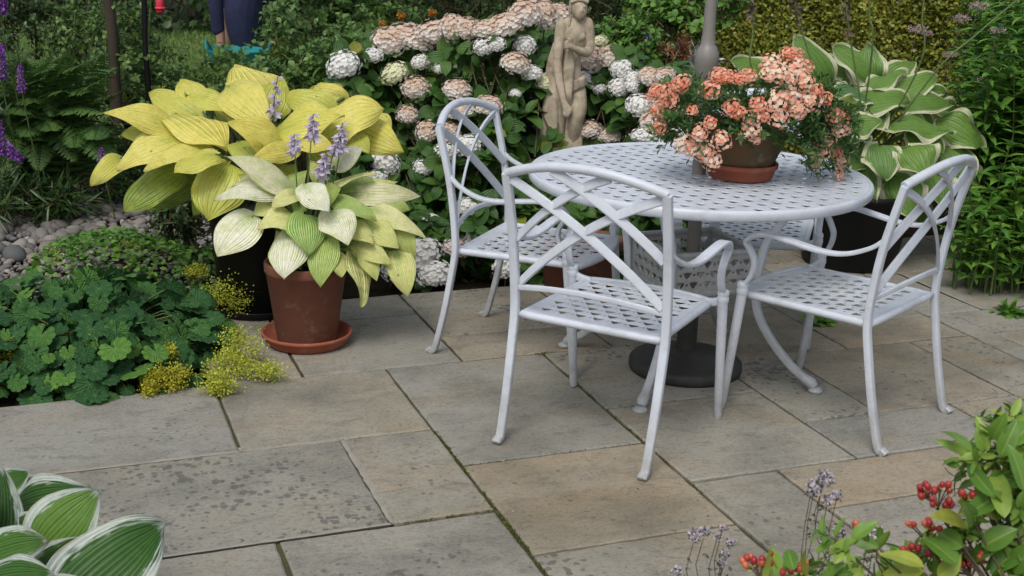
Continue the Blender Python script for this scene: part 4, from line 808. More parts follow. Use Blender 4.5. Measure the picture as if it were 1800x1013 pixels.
# ------------------------------------------------ coral verbena in pot on the table
pc = gnd(1301, 311, TZ); vb = thing('coral_flower_pot', (float(pc[0]), float(pc[1]), TZ), 'terracotta pot of coral and peach flowers standing on the round table', 'flower pot')
mb = MB(); lathe(mb, [(0, .02), (.095, .02), (.098, .026), (.128, .10), (.140, .165), (.142, .175), (.136, .176), (.130, .165), (0, .150)], c=pc, n=50); mb.build('pot', M['terra2'], vb)
mb = MB(); lathe(mb, [(0, .001), (.104, .001), (.108, .006), (.118, .036), (.124, .038), (.125, .052), (.120, .054), (.113, .05), (.104, .018), (0, .014)], c=pc, n=50); mb.build('saucer', M['saucer'], vb)
VH = [(290, 260, 45, 0), (215, 310, 50, 0), (160, 300, 40, 0), (235, 345, 42, 0), (445, 290, 52, 0), (490, 220, 45, 0), (535, 225, 38, 0), (640, 220, 40, 0), (595, 235, 35, 0), (350, 400, 30, 0), (440, 465, 36, 0), (170, 400, 42, 0), (180, 485, 40, 0), (380, 520, 46, 1), (310, 578, 46, 1), (350, 600, 40, 1), (405, 615, 50, 1), (452, 660, 46, 1), (502, 556, 46, 1), (550, 385, 42, 0), (590, 410, 40, 0), (650, 445, 42, 1), (650, 500, 48, 1), (682, 540, 36, 1), (688, 372, 42, 0), (716, 425, 40, 0), (755, 150, 46, 1), (790, 205, 52, 1), (750, 215, 40, 1), (850, 105, 38, 0), (888, 105, 38, 0), (880, 200, 56, 1), (925, 250, 52, 1), (855, 245, 46, 1), (935, 170, 42, 0), (800, 345, 56, 1), (865, 330, 46, 1), (800, 435, 50, 1), (890, 385, 52, 1), (960, 350, 52, 1), (905, 405, 40, 1), (1040, 340, 44, 0), (1085, 425, 46, 0), (1130, 430, 44, 0), (1110, 485, 50, 1), (1140, 500, 36, 1), (1065, 560, 32, 1), (1018, 612, 46, 1), (1000, 680, 26, 1), (1105, 620, 32, 0), (1130, 670, 30, 1), (1122, 740, 28, 1), (1120, 700, 24, 1), (1000, 300, 36, 0), (980, 690, 20, 1), (270, 270, 34, 0), (900, 150, 40, 1), (120, 330, 22, 0)]
VM = [[heads(floret_head(34, .92, .25, 5, -.0, .5, .95, .16, .3, .45), M[m]) for _ in range(2)] for m in ('coral', 'peach')]
st = MB(); pY = float(pc[1]); top0 = pc + [0, 0, .16]
def dome(u, v, Rm=.34):
    q = at(u, v, pY); dx = q[0] - pc[0]; dz = (q[2] - (pc[2] + .22)) * 1.1; return pY - .75 * math.sqrt(max(.0, Rm * Rm - dx * dx - dz * dz)) + .05 * max(0, dz > .15)
for (x, y, r, k) in VH:
    u, v = 1100 + x * .3355, 60 + y * .3355; Y = dome(u, v); p = at(u, v, Y); out = norm(p - top0)
    put(VM[k][int(R.integers(2))], 'flower_head', vb, p, r * .3355 / PXM(Y) * 1.24, norm(out * .5 + UP * .4 + norm(CAMP - p) * .8 + R.normal(size=3) * .15))
    tube(st, spline([top0 + R.normal(size=3) * [.05, .05, 0], (p + top0) / 2 + UP * .04, p], 7), .0016, 4, cap=False)
lf = MB(); n = 560; uu = np.concatenate([R.uniform(1180, 1450, 380), R.uniform(1395, 1488, 180)]); vv = np.concatenate([R.uniform(150, 248, 380), R.uniform(185, 300, 180)])
P = np.array([at(a, b, dome(a, b) + .02 + .25 * R.random()) for a, b in zip(uu, vv)]); out = norm(P - top0)
okk = (P[:, 2] > TZ + .05) & ((P[:, 2] > TZ + .155) | (np.hypot(P[:, 0] - pc[0], P[:, 1] - pc[1]) > .19)); P = P[okk]; out = out[okk]
sprigs(lf, st, P, out + UP * .3 + R.normal(size=P.shape) * .5, R.uniform(.05, .10, len(P)), 5, .034, .012, tm=L_SM, ang=.9, whorl=2, rad=.0012, curl=.4)
M['verb'] = leafmat('verbena_leaves', [(0, (.03, .085, .02)), (.6, (.06, .15, .03)), (1, (.12, .22, .05))], rough=.5)
lf.build('foliage', M['verb'], vb); st.build('stems', M['gstem'], vb)
# ------------------------------------------------ lady's mantle
al = thing('ladys_mantle', (-1.55, 4.15, 0), 'mound of scalloped green leaves with yellow-green flower sprays beside the paving', 'perennial plant')
lf = MB(); st = MB(); cen = np.array([-1.52, 4.36, -.06]); n = 640
AX = np.array([.50, .54, .30])
th = R.random(n) * 2 * PI; zz = R.random(n) ** .8; d = np.stack([np.sqrt(1 - zz ** 2) * np.cos(th), np.sqrt(1 - zz ** 2) * np.sin(th), zz], -1)
P = cen + d * AX * R.uniform(.80, 1.05, n)[:, None] * (1 + .08 * np.sin(th * 5))[:, None]; Nn = norm(d / AX * .35 + UP * .75 + np.array([0, -.35, 0]) + R.normal(size=(n, 3)) * .28); ax = norm(d * [1, 1, 0] - UP * .35 + R.normal(size=(n, 3)) * .35)
Lm = R.uniform(.045, .12, n); place(lf, L_LOBE, P - ax * Lm[:, None] * .5, ax, Nn, Lm, Lm * 1.05, curl=R.uniform(.1, .7, n), fold=0, wave=.0, cup=R.uniform(-.5, .1))
for k in range(0, n, 2): tube(st, spline([cen + [0, 0, .05] + R.normal(size=3) * [.12, .12, 0], (P[k] + cen) / 2 + UP * .05, P[k]], 5), .0022, 4, cap=False)
lf.build('foliage', M['mantle'], al)
def froth(parent, spots, mat, n=1100, name='flower_spray'):
    for (u, v, Y, ru, rv) in spots:
        Y = min(Y, float(gnd(u, v + rv * .8)[1]))
        mb = MB(); k = n; q = rdir(k) * (R.random(k) ** .4)[:, None]; cl = rdir(16) * .8
        q = (cl[R.integers(16, size=k)] * R.uniform(.4, 1.15, k)[:, None] + q * .46) * 1.12
        s = 1 / PXM(Y); P = at(u, v, Y) + q * [ru * s, rv * s * .8, rv * s]
        P = P[P[:, 2] > .006]
        place(mb, L_TINY, P, R.normal(size=P.shape), UP + R.normal(size=P.shape) * .8, R.uniform(.006, .010, len(P)), .007)
        tc_ = at(u - ru * .6, v, Y + .12); tc_[2] = max(.02, tc_[2] - .04)
        for j in range(min(14, len(P) // 7)): tube(mb, spline([tc_, (tc_ + P[j * 7]) / 2 + UP * .015, P[j * 7]], 5), .0012, 3, cap=False, rnd=.9)
        mb.build(name, mat, parent)
froth(al, [(395, 520, 4.75, 44, 40), (425, 610, 4.42, 42, 36), (452, 650, 4.28, 50, 26), (372, 672, 4.12, 44, 28), (400, 640, 4.3, 42, 34), (345, 480, 4.95, 20, 14), (330, 545, 4.75, 16, 9)], M['mantlefl'])
froth(al, [(262, 672, 4.05, 28, 28), (300, 665, 4.05, 36, 28), (293, 625, 4.1, 20, 22), (18, 625, 4.2, 18, 40), (8, 570, 4.4, 14, 20)], M['mantlefo'])
froth(al, [(225, 430, 5.3, 30, 14), (105, 445, 5.25, 26, 12)], M['mantlefl'], 360)
st.build('stems', M['gstem'], al)
# low creeping plant behind it
gc = MB(); n = 2600; x = R.uniform(-1.95, -1.15, n); y = R.uniform(4.75, 5.75, n); hgt = .22 * np.exp(-((x + 1.68) / .42) ** 2 - ((y - 5.1) / .42) ** 2); kp = R.random(n) < .25 + hgt * 5; x, y, hgt = x[kp], y[kp], hgt[kp]
P = np.stack([x, y, hgt + R.random(len(x)) * .03], -1); gt = thing('creeping_plant', (-1.68, 5.15, 0), 'low small-leaved green mat spreading over the gravel edge', 'ground cover plant')
place(gc, L_SM, P, R.normal(size=P.shape) * [1, 1, .3], UP + R.normal(size=P.shape) * .4, R.uniform(.02, .035, len(P)), .022, curl=.5); gc.build('foliage', M['light'], gt)
#@@BG
# ================================================================== STATUE, PERSON
def capsule_body(name, chains, ells, voxel, mat, parent, smooth=2, disp=None):
    mb = MB()
    for ch_ in chains:
        P = np.array([c[0] for c in ch_]); r = np.array([c[1] for c in ch_]); k = max(8, len(ch_) * 5)
        Q = spline(np.c_[P, r], k); Q[:, 3] = np.maximum(Q[:, 3], .002)
        a = norm(Q[0, :3] - Q[1, :3]); b = norm(Q[-1, :3] - Q[-2, :3])
        e0 = [np.r_[Q[0, :3] + a * Q[0, 3] * f, Q[0, 3] * math.sqrt(max(0, 1 - f * f))] for f in (.97, .8, .5)]; e1 = [np.r_[Q[-1, :3] + b * Q[-1, 3] * f, Q[-1, 3] * math.sqrt(max(0, 1 - f * f))] for f in (.5, .8, .97)]
        Q = np.vstack([e0, Q, e1]); tube(mb, Q[:, :3], Q[:, 3], 14)
    for c, r in ells:
        th = np.linspace(.05, PI - .05, 12); prof = np.c_[np.sin(th), np.cos(th)]; m2 = MB(); lathe(m2, prof, n=18)
        V = m2.V[0] * np.array(r) + np.array(c); mb.add(V, m2.F[0]); mb.add(V[:18], [list(range(18))]); mb.add(V[-18:], [list(range(18))[::-1]])
    o = mb.build(name, mat, None); md = o.modifiers.new('r', 'REMESH'); md.mode = 'VOXEL'; md.voxel_size = voxel; md.use_smooth_shade = True
    s = o.modifiers.new('s', 'SMOOTH'); s.factor = .5; s.iterations = smooth
    dg = bpy.context.evaluated_depsgraph_get(); me = bpy.data.meshes.new_from_object(o.evaluated_get(dg)); bpy.data.objects.remove(o)
    me.name = name; me.materials.clear(); me.materials.append(mat); me.transform(Matrix.Translation(-Vector(parent.location)))
    for p in me.polygons: p.use_smooth = True
    o = bpy.data.objects.new(name, me); COL.objects.link(o); o.parent = parent; return o
SY = 5.98; SS_ = 1 / PXM(SY)
def sp(u, v, dy, r): p = at(u, v, SY); p[1] += dy; return (p, r * SS_)
b0 = at(1000, 335, SY); st_ = thing('garden_statue', (float(b0[0]), float(b0[1]), 0), 'weathered stone statue of a draped bathing figure standing among the hydrangea', 'statue')
zb = float(b0[2]) - .02
ch_ = [[sp(1013, 40, 0, 13), sp(1012, 58, -.005, 18), sp(1009, 82, 0, 16.5), sp(1005, 106, 0, 15.5), sp(1002, 130, 0, 20), sp(1000, 150, 0, 22.5), sp(999, 166, 0, 22)],
       [sp(988, 44, 0, 9), sp(1012, 40, .01, 11), sp(1033, 40, 0, 9)], [sp(1012, 46, .0, 8), sp(1015, 30, -.01, 7.5)],
       [sp(986, 46, -.01, 10), sp(982, 80, -.03, 9), sp(980, 115, -.045, 8), sp(984, 145, -.07, 7.4), sp(989, 171, -.09, 5.4)], [sp(989, 171, -.09, 5.2), sp(993, 182, -.095, 6.6), sp(995, 190, -.097, 6.2)],
       [sp(1033, 41, 0, 9.6), sp(1037, 64, 0, 8.8), sp(1034, 90, -.025, 8), sp(1020, 88, -.07, 7), sp(1007, 81, -.10, 5.2)], [sp(1007, 81, -.10, 5), sp(1001, 77, -.105, 6.4), sp(998, 73, -.105, 5.6)],
       [sp(1011, 160, 0, 19), sp(1014, 188, -.045, 17), sp(1010, 214, -.05, 13.5), sp(1007, 245, -.02, 12), sp(1006, 285, .01, 10), sp(1006, 322, .01, 7), sp(1008, 331, -.04, 7), sp(1010, 333, -.09, 5)],
       [sp(988, 162, 0, 19), sp(983, 200, 0, 17), sp(981, 236, 0, 13), sp(984, 280, .01, 11), sp(986, 322, .02, 7), sp(984, 331, -.03, 7), sp(981, 333, -.08, 5)]]
for k in range(4):   # fingers of the hanging hand and of the hand at the chest
    ch_.append([sp(990 + k * 2.9, 188, -.100 - .003 * k, 2.3), sp(990.5 + k * 2.9, 195, -.108, 2.1), sp(991.5 + k * 2.4, 201 - abs(k - 1.5) * 1.2, -.104, 1.6)])
    ch_.append([sp(1000, 69 + k * 3.6, -.112, 2.3), sp(994, 69 + k * 3.6, -.118, 2.1), sp(991, 71 + k * 3.4, -.108, 1.7)])
ch_.append([sp(998, 180, -.098, 2.6), sp(1002, 187, -.108, 2.2), sp(1001, 193, -.11, 1.7)]); ch_.append([sp(1003, 72, -.11, 2.5), sp(1000, 65, -.12, 2.2), sp(996, 63, -.12, 1.7)])
hx = sp(1018, 15, -.015, 1)[0]
el = [(hx, (14.2 * SS_, 16 * SS_, 20 * SS_)), (hx + [.004, -.02, -.018], (10.5 * SS_, 11 * SS_, 13 * SS_)), (sp(1003, 66, -.032, 1)[0], (8 * SS_,) * 3), (sp(1021, 64, -.032, 1)[0], (8 * SS_,) * 3)]
ch_.append([(hx + [.008, -.043, .008], .004), (hx + [.011, -.050, -.006], .0055)])                     # nose
ch_.append([(hx + [-.002, -.040, -.022], .0035), (hx + [.018, -.040, -.022], .0035)])                  # mouth
ch_.append([(hx + [-.016, -.036, .014], .0042), (hx + [-.004, -.041, .015], .003)]); ch_.append([(hx + [.018, -.040, .014], .003), (hx + [.027, -.033, .012], .0042)])   # brows
el += [(hx + [-.004, -.005, .012], (15.8 * SS_, 16.5 * SS_, 18 * SS_ * .95)), (hx + [-.012, .03, .03], (.028, .03, .026))]
el[-2] = (hx + [-.006, .010, .016], (15.8 * SS_, 15.5 * SS_, 18.5 * SS_))
body = capsule_body('body', ch_, el, .0042, M['statue'], st_)
hair = [[(hx + [-.034 + .0085 * k, -.026 - .010 * math.sin(k / 8 * PI), .030 + .012 * math.sin(k / 8 * PI)], .0075), (hx + [-.036 + .009 * k, .005, .050], .008), (hx + [-.02 + .004 * k, .04, .045], .008)] for k in range(9)]
hair += [[(hx + [-.036, -.012, .02], .008), (hx + [-.042, -.008, -.005], .008), (hx + [-.040, -.004, -.035], .007), (hx + [-.044, -.015, -.075], .005)], [(hx + [-.02, .045, .04], .024), (hx + [-.022, .055, .03], .022)]]
capsule_body('hair', hair, [], .004, M['statue'], st_)
folds = []
for k in range(6):                                              # cloth falling at the figure's right side, down to the plinth
    f = k / 5; folds.append([sp(976 + 4 * f, 78 + 8 * f, .03, 4), sp(966 + 12 * f, 120, .03 - .03 * f, 6), sp(962 + 13 * f, 180, .0 - .03 * f, 7.5 + (k % 2)), sp(955 + 18 * f, 245, -.02 - .01 * (k % 2), 7 + 1.5 * (k % 2)), sp(950 + 20 * f, 300, -.03, 8), sp(948 + 22 * f, 334, -.03, 9)])
for k in range(4):                                              # folds between chest hand and thighs
    f = k / 3; folds.append([sp(998 + 5 * f, 86, -.07, 3.2), sp(995 + 10 * f, 110, -.065, 4.2), sp(994 + 9 * f, 135, -.075, 4.5), sp(997 + 4 * f, 160, -.09, 4), sp(999 + 4 * f, 180, -.07, 3.5)])
for k in range(3):                                              # roll of cloth round the hips
    folds.append([sp(978, 150 + 6 * k, .03, 5), sp(992, 150 + 5 * k, -.055, 5), sp(1008, 143 + 5 * k, -.06, 5), sp(1023, 138 + 5 * k, -.03, 5), sp(1026, 136 + 5 * k, .03, 5)])
for k in range(5):
    f = k / 4; folds.append([sp(1000 + 20 * f, 205, -.04 + .02 * f, 5), sp(996 + 22 * f, 250, -.035, 6 + (k % 2) * 1.5), sp(992 + 28 * f, 300, -.03, 7), sp(990 + 30 * f, 334, -.03, 8)])
capsule_body('drapery', folds, [], .0048, M['statue'], st_)
mb = MB(); lathe(mb, [(0, 0), (.19, 0), (.19, .03), (.155, .05), (.15, zb - .05), (.175, zb - .03), (.178, zb - .002), (0, zb)], c=(b0[0], b0[1], 0), n=8); mb.build('plinth', M['statue'], st_, smooth=False)
# person far behind, bending over a tub on the lawn
PY = 11.2; PS = 1 / PXM(PY)
def pp(u, v, dy, r): p = at(u, v, PY); p[1] += dy; return (p, r * PS)
gz = gnd(440, 172); person = thing('person', (float(at(440, 100, PY)[0]), PY, 0), 'person in navy clothes bending over a teal tub on the lawn, seen between shrubs', 'person')
fz = lambda u, dy, z, r: (np.array([at(u, 100, PY)[0], PY + dy, z]), r * PS)
M['navy'] = solid('navy_cloth', (.012, .016, .05), (.025, .03, .085), 8, .9, bmp=.3); M['skin'] = solid('skin', (.42, .24, .17), (.50, .30, .22), 10, .6, bmp=0); M['teal'] = solid('teal_rubber', (.005, .17, .19), (.01, .24, .25), 5, .6, bmp=.1); M['hairb'] = solid('grey_hair', (.22, .2, .18), None, bmp=0)
capsule_body('body', [[pp(388, 20, -.12, 8), pp(392, 55, -.12, 8.5), pp(395, 88, -.12, 6), pp(394, 100, -.12, 7.5), pp(393, 108, -.12, 6)]] + [[pp(389 + k * 3, 106, -.12, 2.2), pp(388 + k * 3.2, 113, -.14, 2), pp(389 + k * 3, 119 - abs(k - 1), -.13, 1.6)] for k in range(4)] + [[pp(398, 102, -.13, 2.4), pp(403, 108, -.14, 2)],
     [pp(392, 20, .12, 8), pp(398, 60, .10, 8), pp(402, 95, .06, 6), pp(402, 108, .05, 7)], [pp(372, -118, 0, 12), pp(350, -135, 0, 11)]], [(pp(338, -140, 0, 1)[0], (20 * PS, 19 * PS, 25 * PS)), (pp(324, -132, 0, 1)[0], (5 * PS, 4 * PS, 6 * PS))], .012, M['skin'], person)
capsule_body('hair', [], [(pp(341, -147, 0, 1)[0], (21 * PS, 21 * PS, 23 * PS))], .015, M['hairb'], person)
capsule_body('jacket', [[pp(448, -62, 0, 27), pp(415, -95, 0, 29), pp(385, -112, 0, 26)], [pp(384, -108, -.16, 15), pp(384, -50, -.16, 13), pp(386, 0, -.14, 12.5), pp(389, 50, -.12, 11.5)], [pp(386, -108, .16, 15), pp(392, -40, .16, 13), pp(396, 30, .13, 11)]], [], .014, M['navy'], person)
capsule_body('trousers', [[pp(452, -58, 0, 34), pp(450, -30, 0, 36)], [pp(440, -40, -.09, 30), pp(430, 15, -.1, 30), pp(430, 58, -.1, 24), fz(438, -.08, .25, 16), fz(444, -.07, .06, 14)], [pp(456, -40, .1, 30), pp(444, 15, .1, 30), pp(442, 60, .12, 24), fz(455, .12, .25, 16), fz(460, .12, .06, 14)]], [], .014, M['navy'], person)
capsule_body('boots', [[fz(444, -.07, .09, 14), fz(440, -.07, .035, 12), fz(420, -.07, .025, 11)], [fz(460, .12, .09, 14), fz(456, .12, .035, 12), fz(436, .12, .025, 11)]], [], .012, M['black'], person)
tp = at(420, 110, 10.75); tg_ = thing('garden_tub', (float(tp[0]), float(tp[1]), 0), 'teal flexible garden tub standing in front of the person in navy', 'tub')
mb = MB(); lathe(mb, [(0, .0), (.17, .0), (.19, .02), (.27, .36), (.275, .37), (.265, .37), (.18, .03), (0, .02)], n=36, wob=.06); mb.build('tub_wall', M['teal'], tg_, loc=(0, 0, 0))
for s in (-1, 1): mb = MB(); tube(mb, spline([(s * .16, -.2, .35), (s * .06, -.25, .42), (-s * .02, -.24, .35)] if 0 else [(s * .25, -.08, .36), (s * .27, 0, .43), (s * .25, .08, .36)], 10), .012, 8); mb.build('handle', M['teal'], tg_, loc=(0, 0, 0))
# ================================================================== BACKGROUND PLANTING
def shrub(name, label, cat, blobs, n, L, W, mat, tm=L_SM, ln=(.08, .2), nleaf=4, whorl=2, out=.6, up=.5, jit=.5, trunk=True, stem='twig', rad=.004, ang=1.0, shell=(.6, 1.05), curl=.6, fold=.25, parent=None, group=None, droop=.2):
    B = []
    for (u, v, Y, ru, rv, ry) in blobs: s = 1 / PXM(Y); B.append((at(u, v, Y), np.array([ru * s, ry, rv * s])))
    t = thing(name, (float(B[0][0][0]), float(B[0][0][1]), 0), label, cat, group=group)
    P, d = blobpts(B, n, shell); kp = P[:, 2] > .03; P, d = P[kp], d[kp]
    D = norm(d * out + UP * up + R.normal(size=P.shape) * jit); lf = MB(); st = MB()
    sprigs(lf, st, P - D * np.mean(ln) * .5, D, R.uniform(ln[0], ln[1], len(P)), nleaf, L, W, tm=tm, whorl=whorl, rad=rad, ang=ang, curl=curl, fold=fold, droop=droop)
    if trunk:
        for c, r in B:
            for k in range(5):
                e = c + R.normal(size=3) * r * .4; g0 = np.array([c[0] + R.normal() * .06, c[1] + R.normal() * .06, 0]); tube(st, spline([g0, (g0 + e) / 2 + R.normal(size=3) * .04, e], 8), np.linspace(.014, .005, 8), 6, cap=False)
    lf.build('foliage', M[mat], t); st.build('stems', M[stem], t); return t
# tall dark boundary hedge at the back, left and centre
def hedgebox(name, label, x0, x1, y0, y1, z0, z1, n, L, W, mat, lump=.15):
    t = thing(name, ((x0 + x1) / 2, (y0 + y1) / 2, 0), label, 'hedge'); lf = MB()
    x = R.uniform(x0, x1, n); z = R.uniform(z0, z1, n); y = y0 + lump * (np.sin(x * 5.1) * np.sin(z * 6.3 + x) + np.sin(x * 11 + z * 7) * .5) + R.exponential(.10, n)
    m = n // 5; y[:m] = R.uniform(y0, y1, m); z[:m] = z1 + lump * .5 * np.sin(x[:m] * 8) + R.normal(size=m) * .03
    P = np.stack([x, y, z], -1); Nn = norm(np.array([0, -.7, .6]) + R.normal(size=P.shape) * .6); D = norm(R.normal(size=P.shape) + [0, -.3, .4])
    place(lf, L_TINY if L < .04 else L_SM, P, D, Nn, R.uniform(.7, 1.2, n) * L, W, curl=.4, fold=.2); lf.build('foliage', M[mat], t)
    st = MB()
    for k in range(int((x1 - x0) * 6)):
        gx = R.uniform(x0, x1); gy = R.uniform(y0 + .1, y1); q = np.array([gx, gy, 0]); tube(st, spline([q, q + [R.normal() * .1, R.normal() * .1, z1 * .5], q + [R.normal() * .2, -.05, z1 * .95]], 6), np.linspace(.025, .008, 6), 6, cap=False)
        for j in range(4): w0 = q + [0, 0, z1 * (.2 + .2 * j)]; tube(st, [w0, w0 + [R.normal() * .2, R.normal() * .15, .2]], .006, 4, cap=False)
    st.build('stems', M['twig'], t); return t
hedgebox('boundary_hedge', 'tall dark hedge closing the garden behind the lawn and the statue', -9, 2.2, 15.5, 16.6, 0, 3., 16000, .13, .09, 'dark', .35)
hedgebox('clipped_hedge', 'clipped yellow-green small-leaved hedge behind the white-edged hosta', 1.05, 4.3, 8.3, 9.3, 0, 1.45, 120000, .036, .022, 'box', .06)
shrub('dark_shrub', 'dense dark shrub filling the top left corner above the ferns', 'shrub', [(60, 60, 8.6, 160, 110, .5), (180, 20, 9.2, 120, 90, .5), (-60, 150, 8.2, 120, 150, .5)], 900, .05, .032, 'dark', nleaf=5)
shrub('yew_shrub', 'near-black evergreen shrub behind the statue head', 'shrub', [(880, -40, 9.6, 220, 90, .6), (1080, 20, 9.3, 130, 110, .5), (760, -20, 9.8, 160, 100, .5), (980, 80, 9.0, 200, 90, .4)], 1300, .06, .022, 'dark', nleaf=6, ln=(.1, .25))
shrub('round_leaved_shrub', 'round-leaved green plant left of the parasol pole at the top edge', 'shrub', [(1190, 40, 7.6, 60, 50, .3), (1235, 0, 7.8, 60, 50, .3), (1150, 15, 7.8, 40, 30, .25)], 330, .062, .052, 'light', ang=1.1, nleaf=2, tm=L_MED)
shrub('leafy_salvia', 'bright green leafy plant with a blue flower spike right of the statue', 'perennial plant', [(1110, 100, 6.9, 60, 52, .25), (1085, 65, 7.0, 32, 28, .15), (1165, 120, 6.9, 40, 40, .2)], 230, .055, .032, 'light', nleaf=4, ang=1.)
shrub('trellis_climber', 'leafy climber with bare brown stems behind the golden hosta', 'climber', [(560, 60, 8.2, 80, 110, .35), (640, 40, 8.4, 80, 90, .35), (510, 180, 7.6, 60, 50, .3), (660, 120, 7.6, 70, 90, .3)], 620, .052, .034, 'mid', nleaf=5)
shrub('rose_bush', 'loose rose bush with fresh green leaves above the golden hosta', 'rose bush', [(570, 130, 6.6, 90, 60, .3), (470, 150, 6.5, 80, 45, .25), (640, 90, 6.9, 60, 50, .25), (400, 140, 6.8, 60, 50, .2), (500, 60, 6.8, 30, 50, .2)], 360, .050, .033, 'rose', nleaf=5, ln=(.12, .26), out=.5, up=.4, jit=.7, rad=.003, stem='gstem')
shrub('rambling_rose', 'thin rambling rose growing up the arch posts at the left', 'rose bush', [(230, 110, 7.2, 60, 100, .25), (290, 150, 7.3, 50, 60, .25), (160, 60, 7.8, 60, 70, .25)], 260, .042, .028, 'rose', nleaf=5, ln=(.1, .3), jit=.8, rad=.003, stem='gstem')
shrub('border_shrub', 'mid-green shrub left of the lawn, behind the ferns', 'shrub', [(150, 160, 8.0, 90, 90, .4), (60, 210, 7.8, 90, 80, .4), (210, 190, 7.9, 50, 50, .3)], 420, .045, .03, 'mid', nleaf=4)
shrub('low_border_plant', 'low leafy plant between the ferns and the golden hosta', 'perennial plant', [(240, 240, 7.1, 60, 70, .3), (300, 200, 7.4, 60, 60, .3), (200, 330, 6.75, 40, 30, .2), (230, 310, 6.9, 50, 40, .3), (340, 270, 7., 50, 60, .3), (370, 200, 7.4, 60, 60, .3)], 420, .036, .024, 'mid', nleaf=4, ln=(.05, .15))
shrub('dark_foliage_plant', 'low dark-leaved plant against the black tub at the gravel', 'perennial plant', [(320, 385, 5.5, 36, 50, .15)], 90, .05, .02, 'dark', nleaf=4, ln=(.06, .14), jit=.7)
shrub('purple_leaved_plant', 'reddish leafy plant in the grey pot behind the parasol pole', 'potted plant', [(1190, 98, 6.7, 24, 24, .12)], 34, .045, .014, 'reddish', nleaf=5, ln=(.08, .16), up=.8)
# silver plant and its grey pot
gp = at(1230, 168, 6.7); t = thing('grey_pot', (float(gp[0]), float(gp[1]), 0), 'grey planter with a pale rim and silver spiky leaves behind the parasol pole', 'potted plant')
h0 = float(at(1230, 132, 6.7)[2]); mb = MB(); lathe(mb, [(0, 0), (.09, 0), (.12, h0 - .03), (.135, h0 - .02), (.135, h0), (.125, h0), (.115, h0 - .03), (0, h0 - .03)], n=36); M['greypot'] = solid('grey_glaze', (.16, .13, .12), (.28, .24, .22), 9, .6); mb.build('pot', M['greypot'], t, loc=(0, 0, 0))
mb = MB(); lathe(mb, [(.128, h0 + .001), (.137, h0 + .002), (.138, h0 + .012), (.127, h0 + .012)], n=36); M['rim'] = solid('pale_rim', (.52, .52, .5), None, bmp=0); mb.build('pot_rim', M['rim'], t, loc=(0, 0, 0))
mb = MB(); n = 46; P = np.tile(gp * [1, 1, 0] + [0, 0, h0], (n, 1)) + R.normal(size=(n, 3)) * [.05, .04, .0] - [.03, 0, 0]; place(mb, L_LANCE, P, UP * 1.4 + R.normal(size=(n, 3)) * .55, R.normal(size=(n, 3)), R.uniform(.12, .24, n), .014, curl=.8); mb.build('leaves', M['silver'], t)
# flower accents
def spike(name, label, u, v, Y, h, r, mat, lean=(0, 0), cat='flower spike', group=None, ht=None, parent=None):
    p = at(u, v, Y); s = 1 / PXM(Y); H = h * s; rr = r * s
    if parent is None: t = thing(name, (float(p[0]), float(p[1]), 0), label, cat, group=group)
    else: t = parent
    k = 420; f = R.random(k); th = R.random(k) * 6.28; ax = norm(np.array([lean[0], lean[1], 1.]) if len(lean) == 2 else np.array(lean, float))
    a, b = frame_perp(ax[None]); rad = rr * (1 - f) ** .5 * R.uniform(.6, 1, k)
    P = p + ax * (f[:, None] - .5) * H + (a * np.cos(th)[:, None] + b * np.sin(th)[:, None]) * rad[:, None]
    mb = MB(); place(mb, L_TINY, P, R.normal(size=P.shape) + (P - p) * 6, R.normal(size=P.shape), rr * .55, rr * .45); mb.build('flower_spike', M[mat], t)
    mb = MB(); e = p - ax * H * .5; tube(mb, spline([e + ax * H * .8, e, np.array([e[0] * .9 + .1 * p[0], e[1] + .15, max(0.01, e[2] - .5)])], 8), .0035, 5, cap=False); mb.build('stalk', M['gstem'], t); return t
bd = thing('buddleia', (float(at(-30, 200, 6.1)[0]), 6.2, 0), 'buddleia with purple flower spikes leaning in from the left edge', 'shrub')
for (u, v, h, r, ln_) in ((3, 110, 60, 9, (.1, 0)), (37, 138, 46, 7, (0, 0)), (18, 268, 46, 12, (.9, 0, -.6)), (0, 235, 50, 8, (0, 0, 1)), (2, 8, 26, 12, (.3, 0)), (178, 274, 26, 6, (0, 0))):
    spike('', '', u, v, 6.1, h, r, 'purple', ln_, parent=bd)
lf = MB(); st = MB(); n = 46; P = np.array([at(a, b, c) for a, b, c in zip(R.uniform(-60, 30, n), R.uniform(120, 420, n), R.uniform(6.1, 6.5, n))]); sprigs(lf, st, P, norm(R.normal(size=(n, 3)) * .5 + [.4, -.2, .5]), R.uniform(.15, .3, n), 5, .10, .022, tm=L_LANCE, stem=None) if 0 else sprigs(lf, st, P, norm(R.normal(size=(n, 3)) * .5 + [.4, -.2, .5]), R.uniform(.15, .3, n), 5, .10, .022, tm=L_LANCE)
lf.build('foliage', M['dark'], bd); st.build('stems', M['twig'], bd)
spike('blue_salvia', 'single dark blue flower spike in front of the bright green leaves', 1137, 72, 6.7, 26, 5, 'blue')
spike('magenta_flower', 'small magenta flower peeping over the browned hydrangea heads', 751, 48, 6.3, 12, 7, 'magenta', cat='flower')
spike('pink_flower', 'tiny magenta bloom beside the coral flowers, left of the parasol pole', 1176, 134, 6.2, 10, 5, 'magenta', cat='flower')
for i, (u, v, lb) in enumerate([(706, 28, 'orange flower cluster above the hydrangea, under the dark shrub'), (672, 42, 'orange-yellow flower tuft at the left end of the browned hydrangea heads'), (760, 22, 'rusty orange flower tuft nearer the statue')]):
    spike('orange_flower', lb, u, v, 7.4, 10, 6, 'orange', (1, 0, .3), cat='flower', group='orange flowers above the hydrangea')
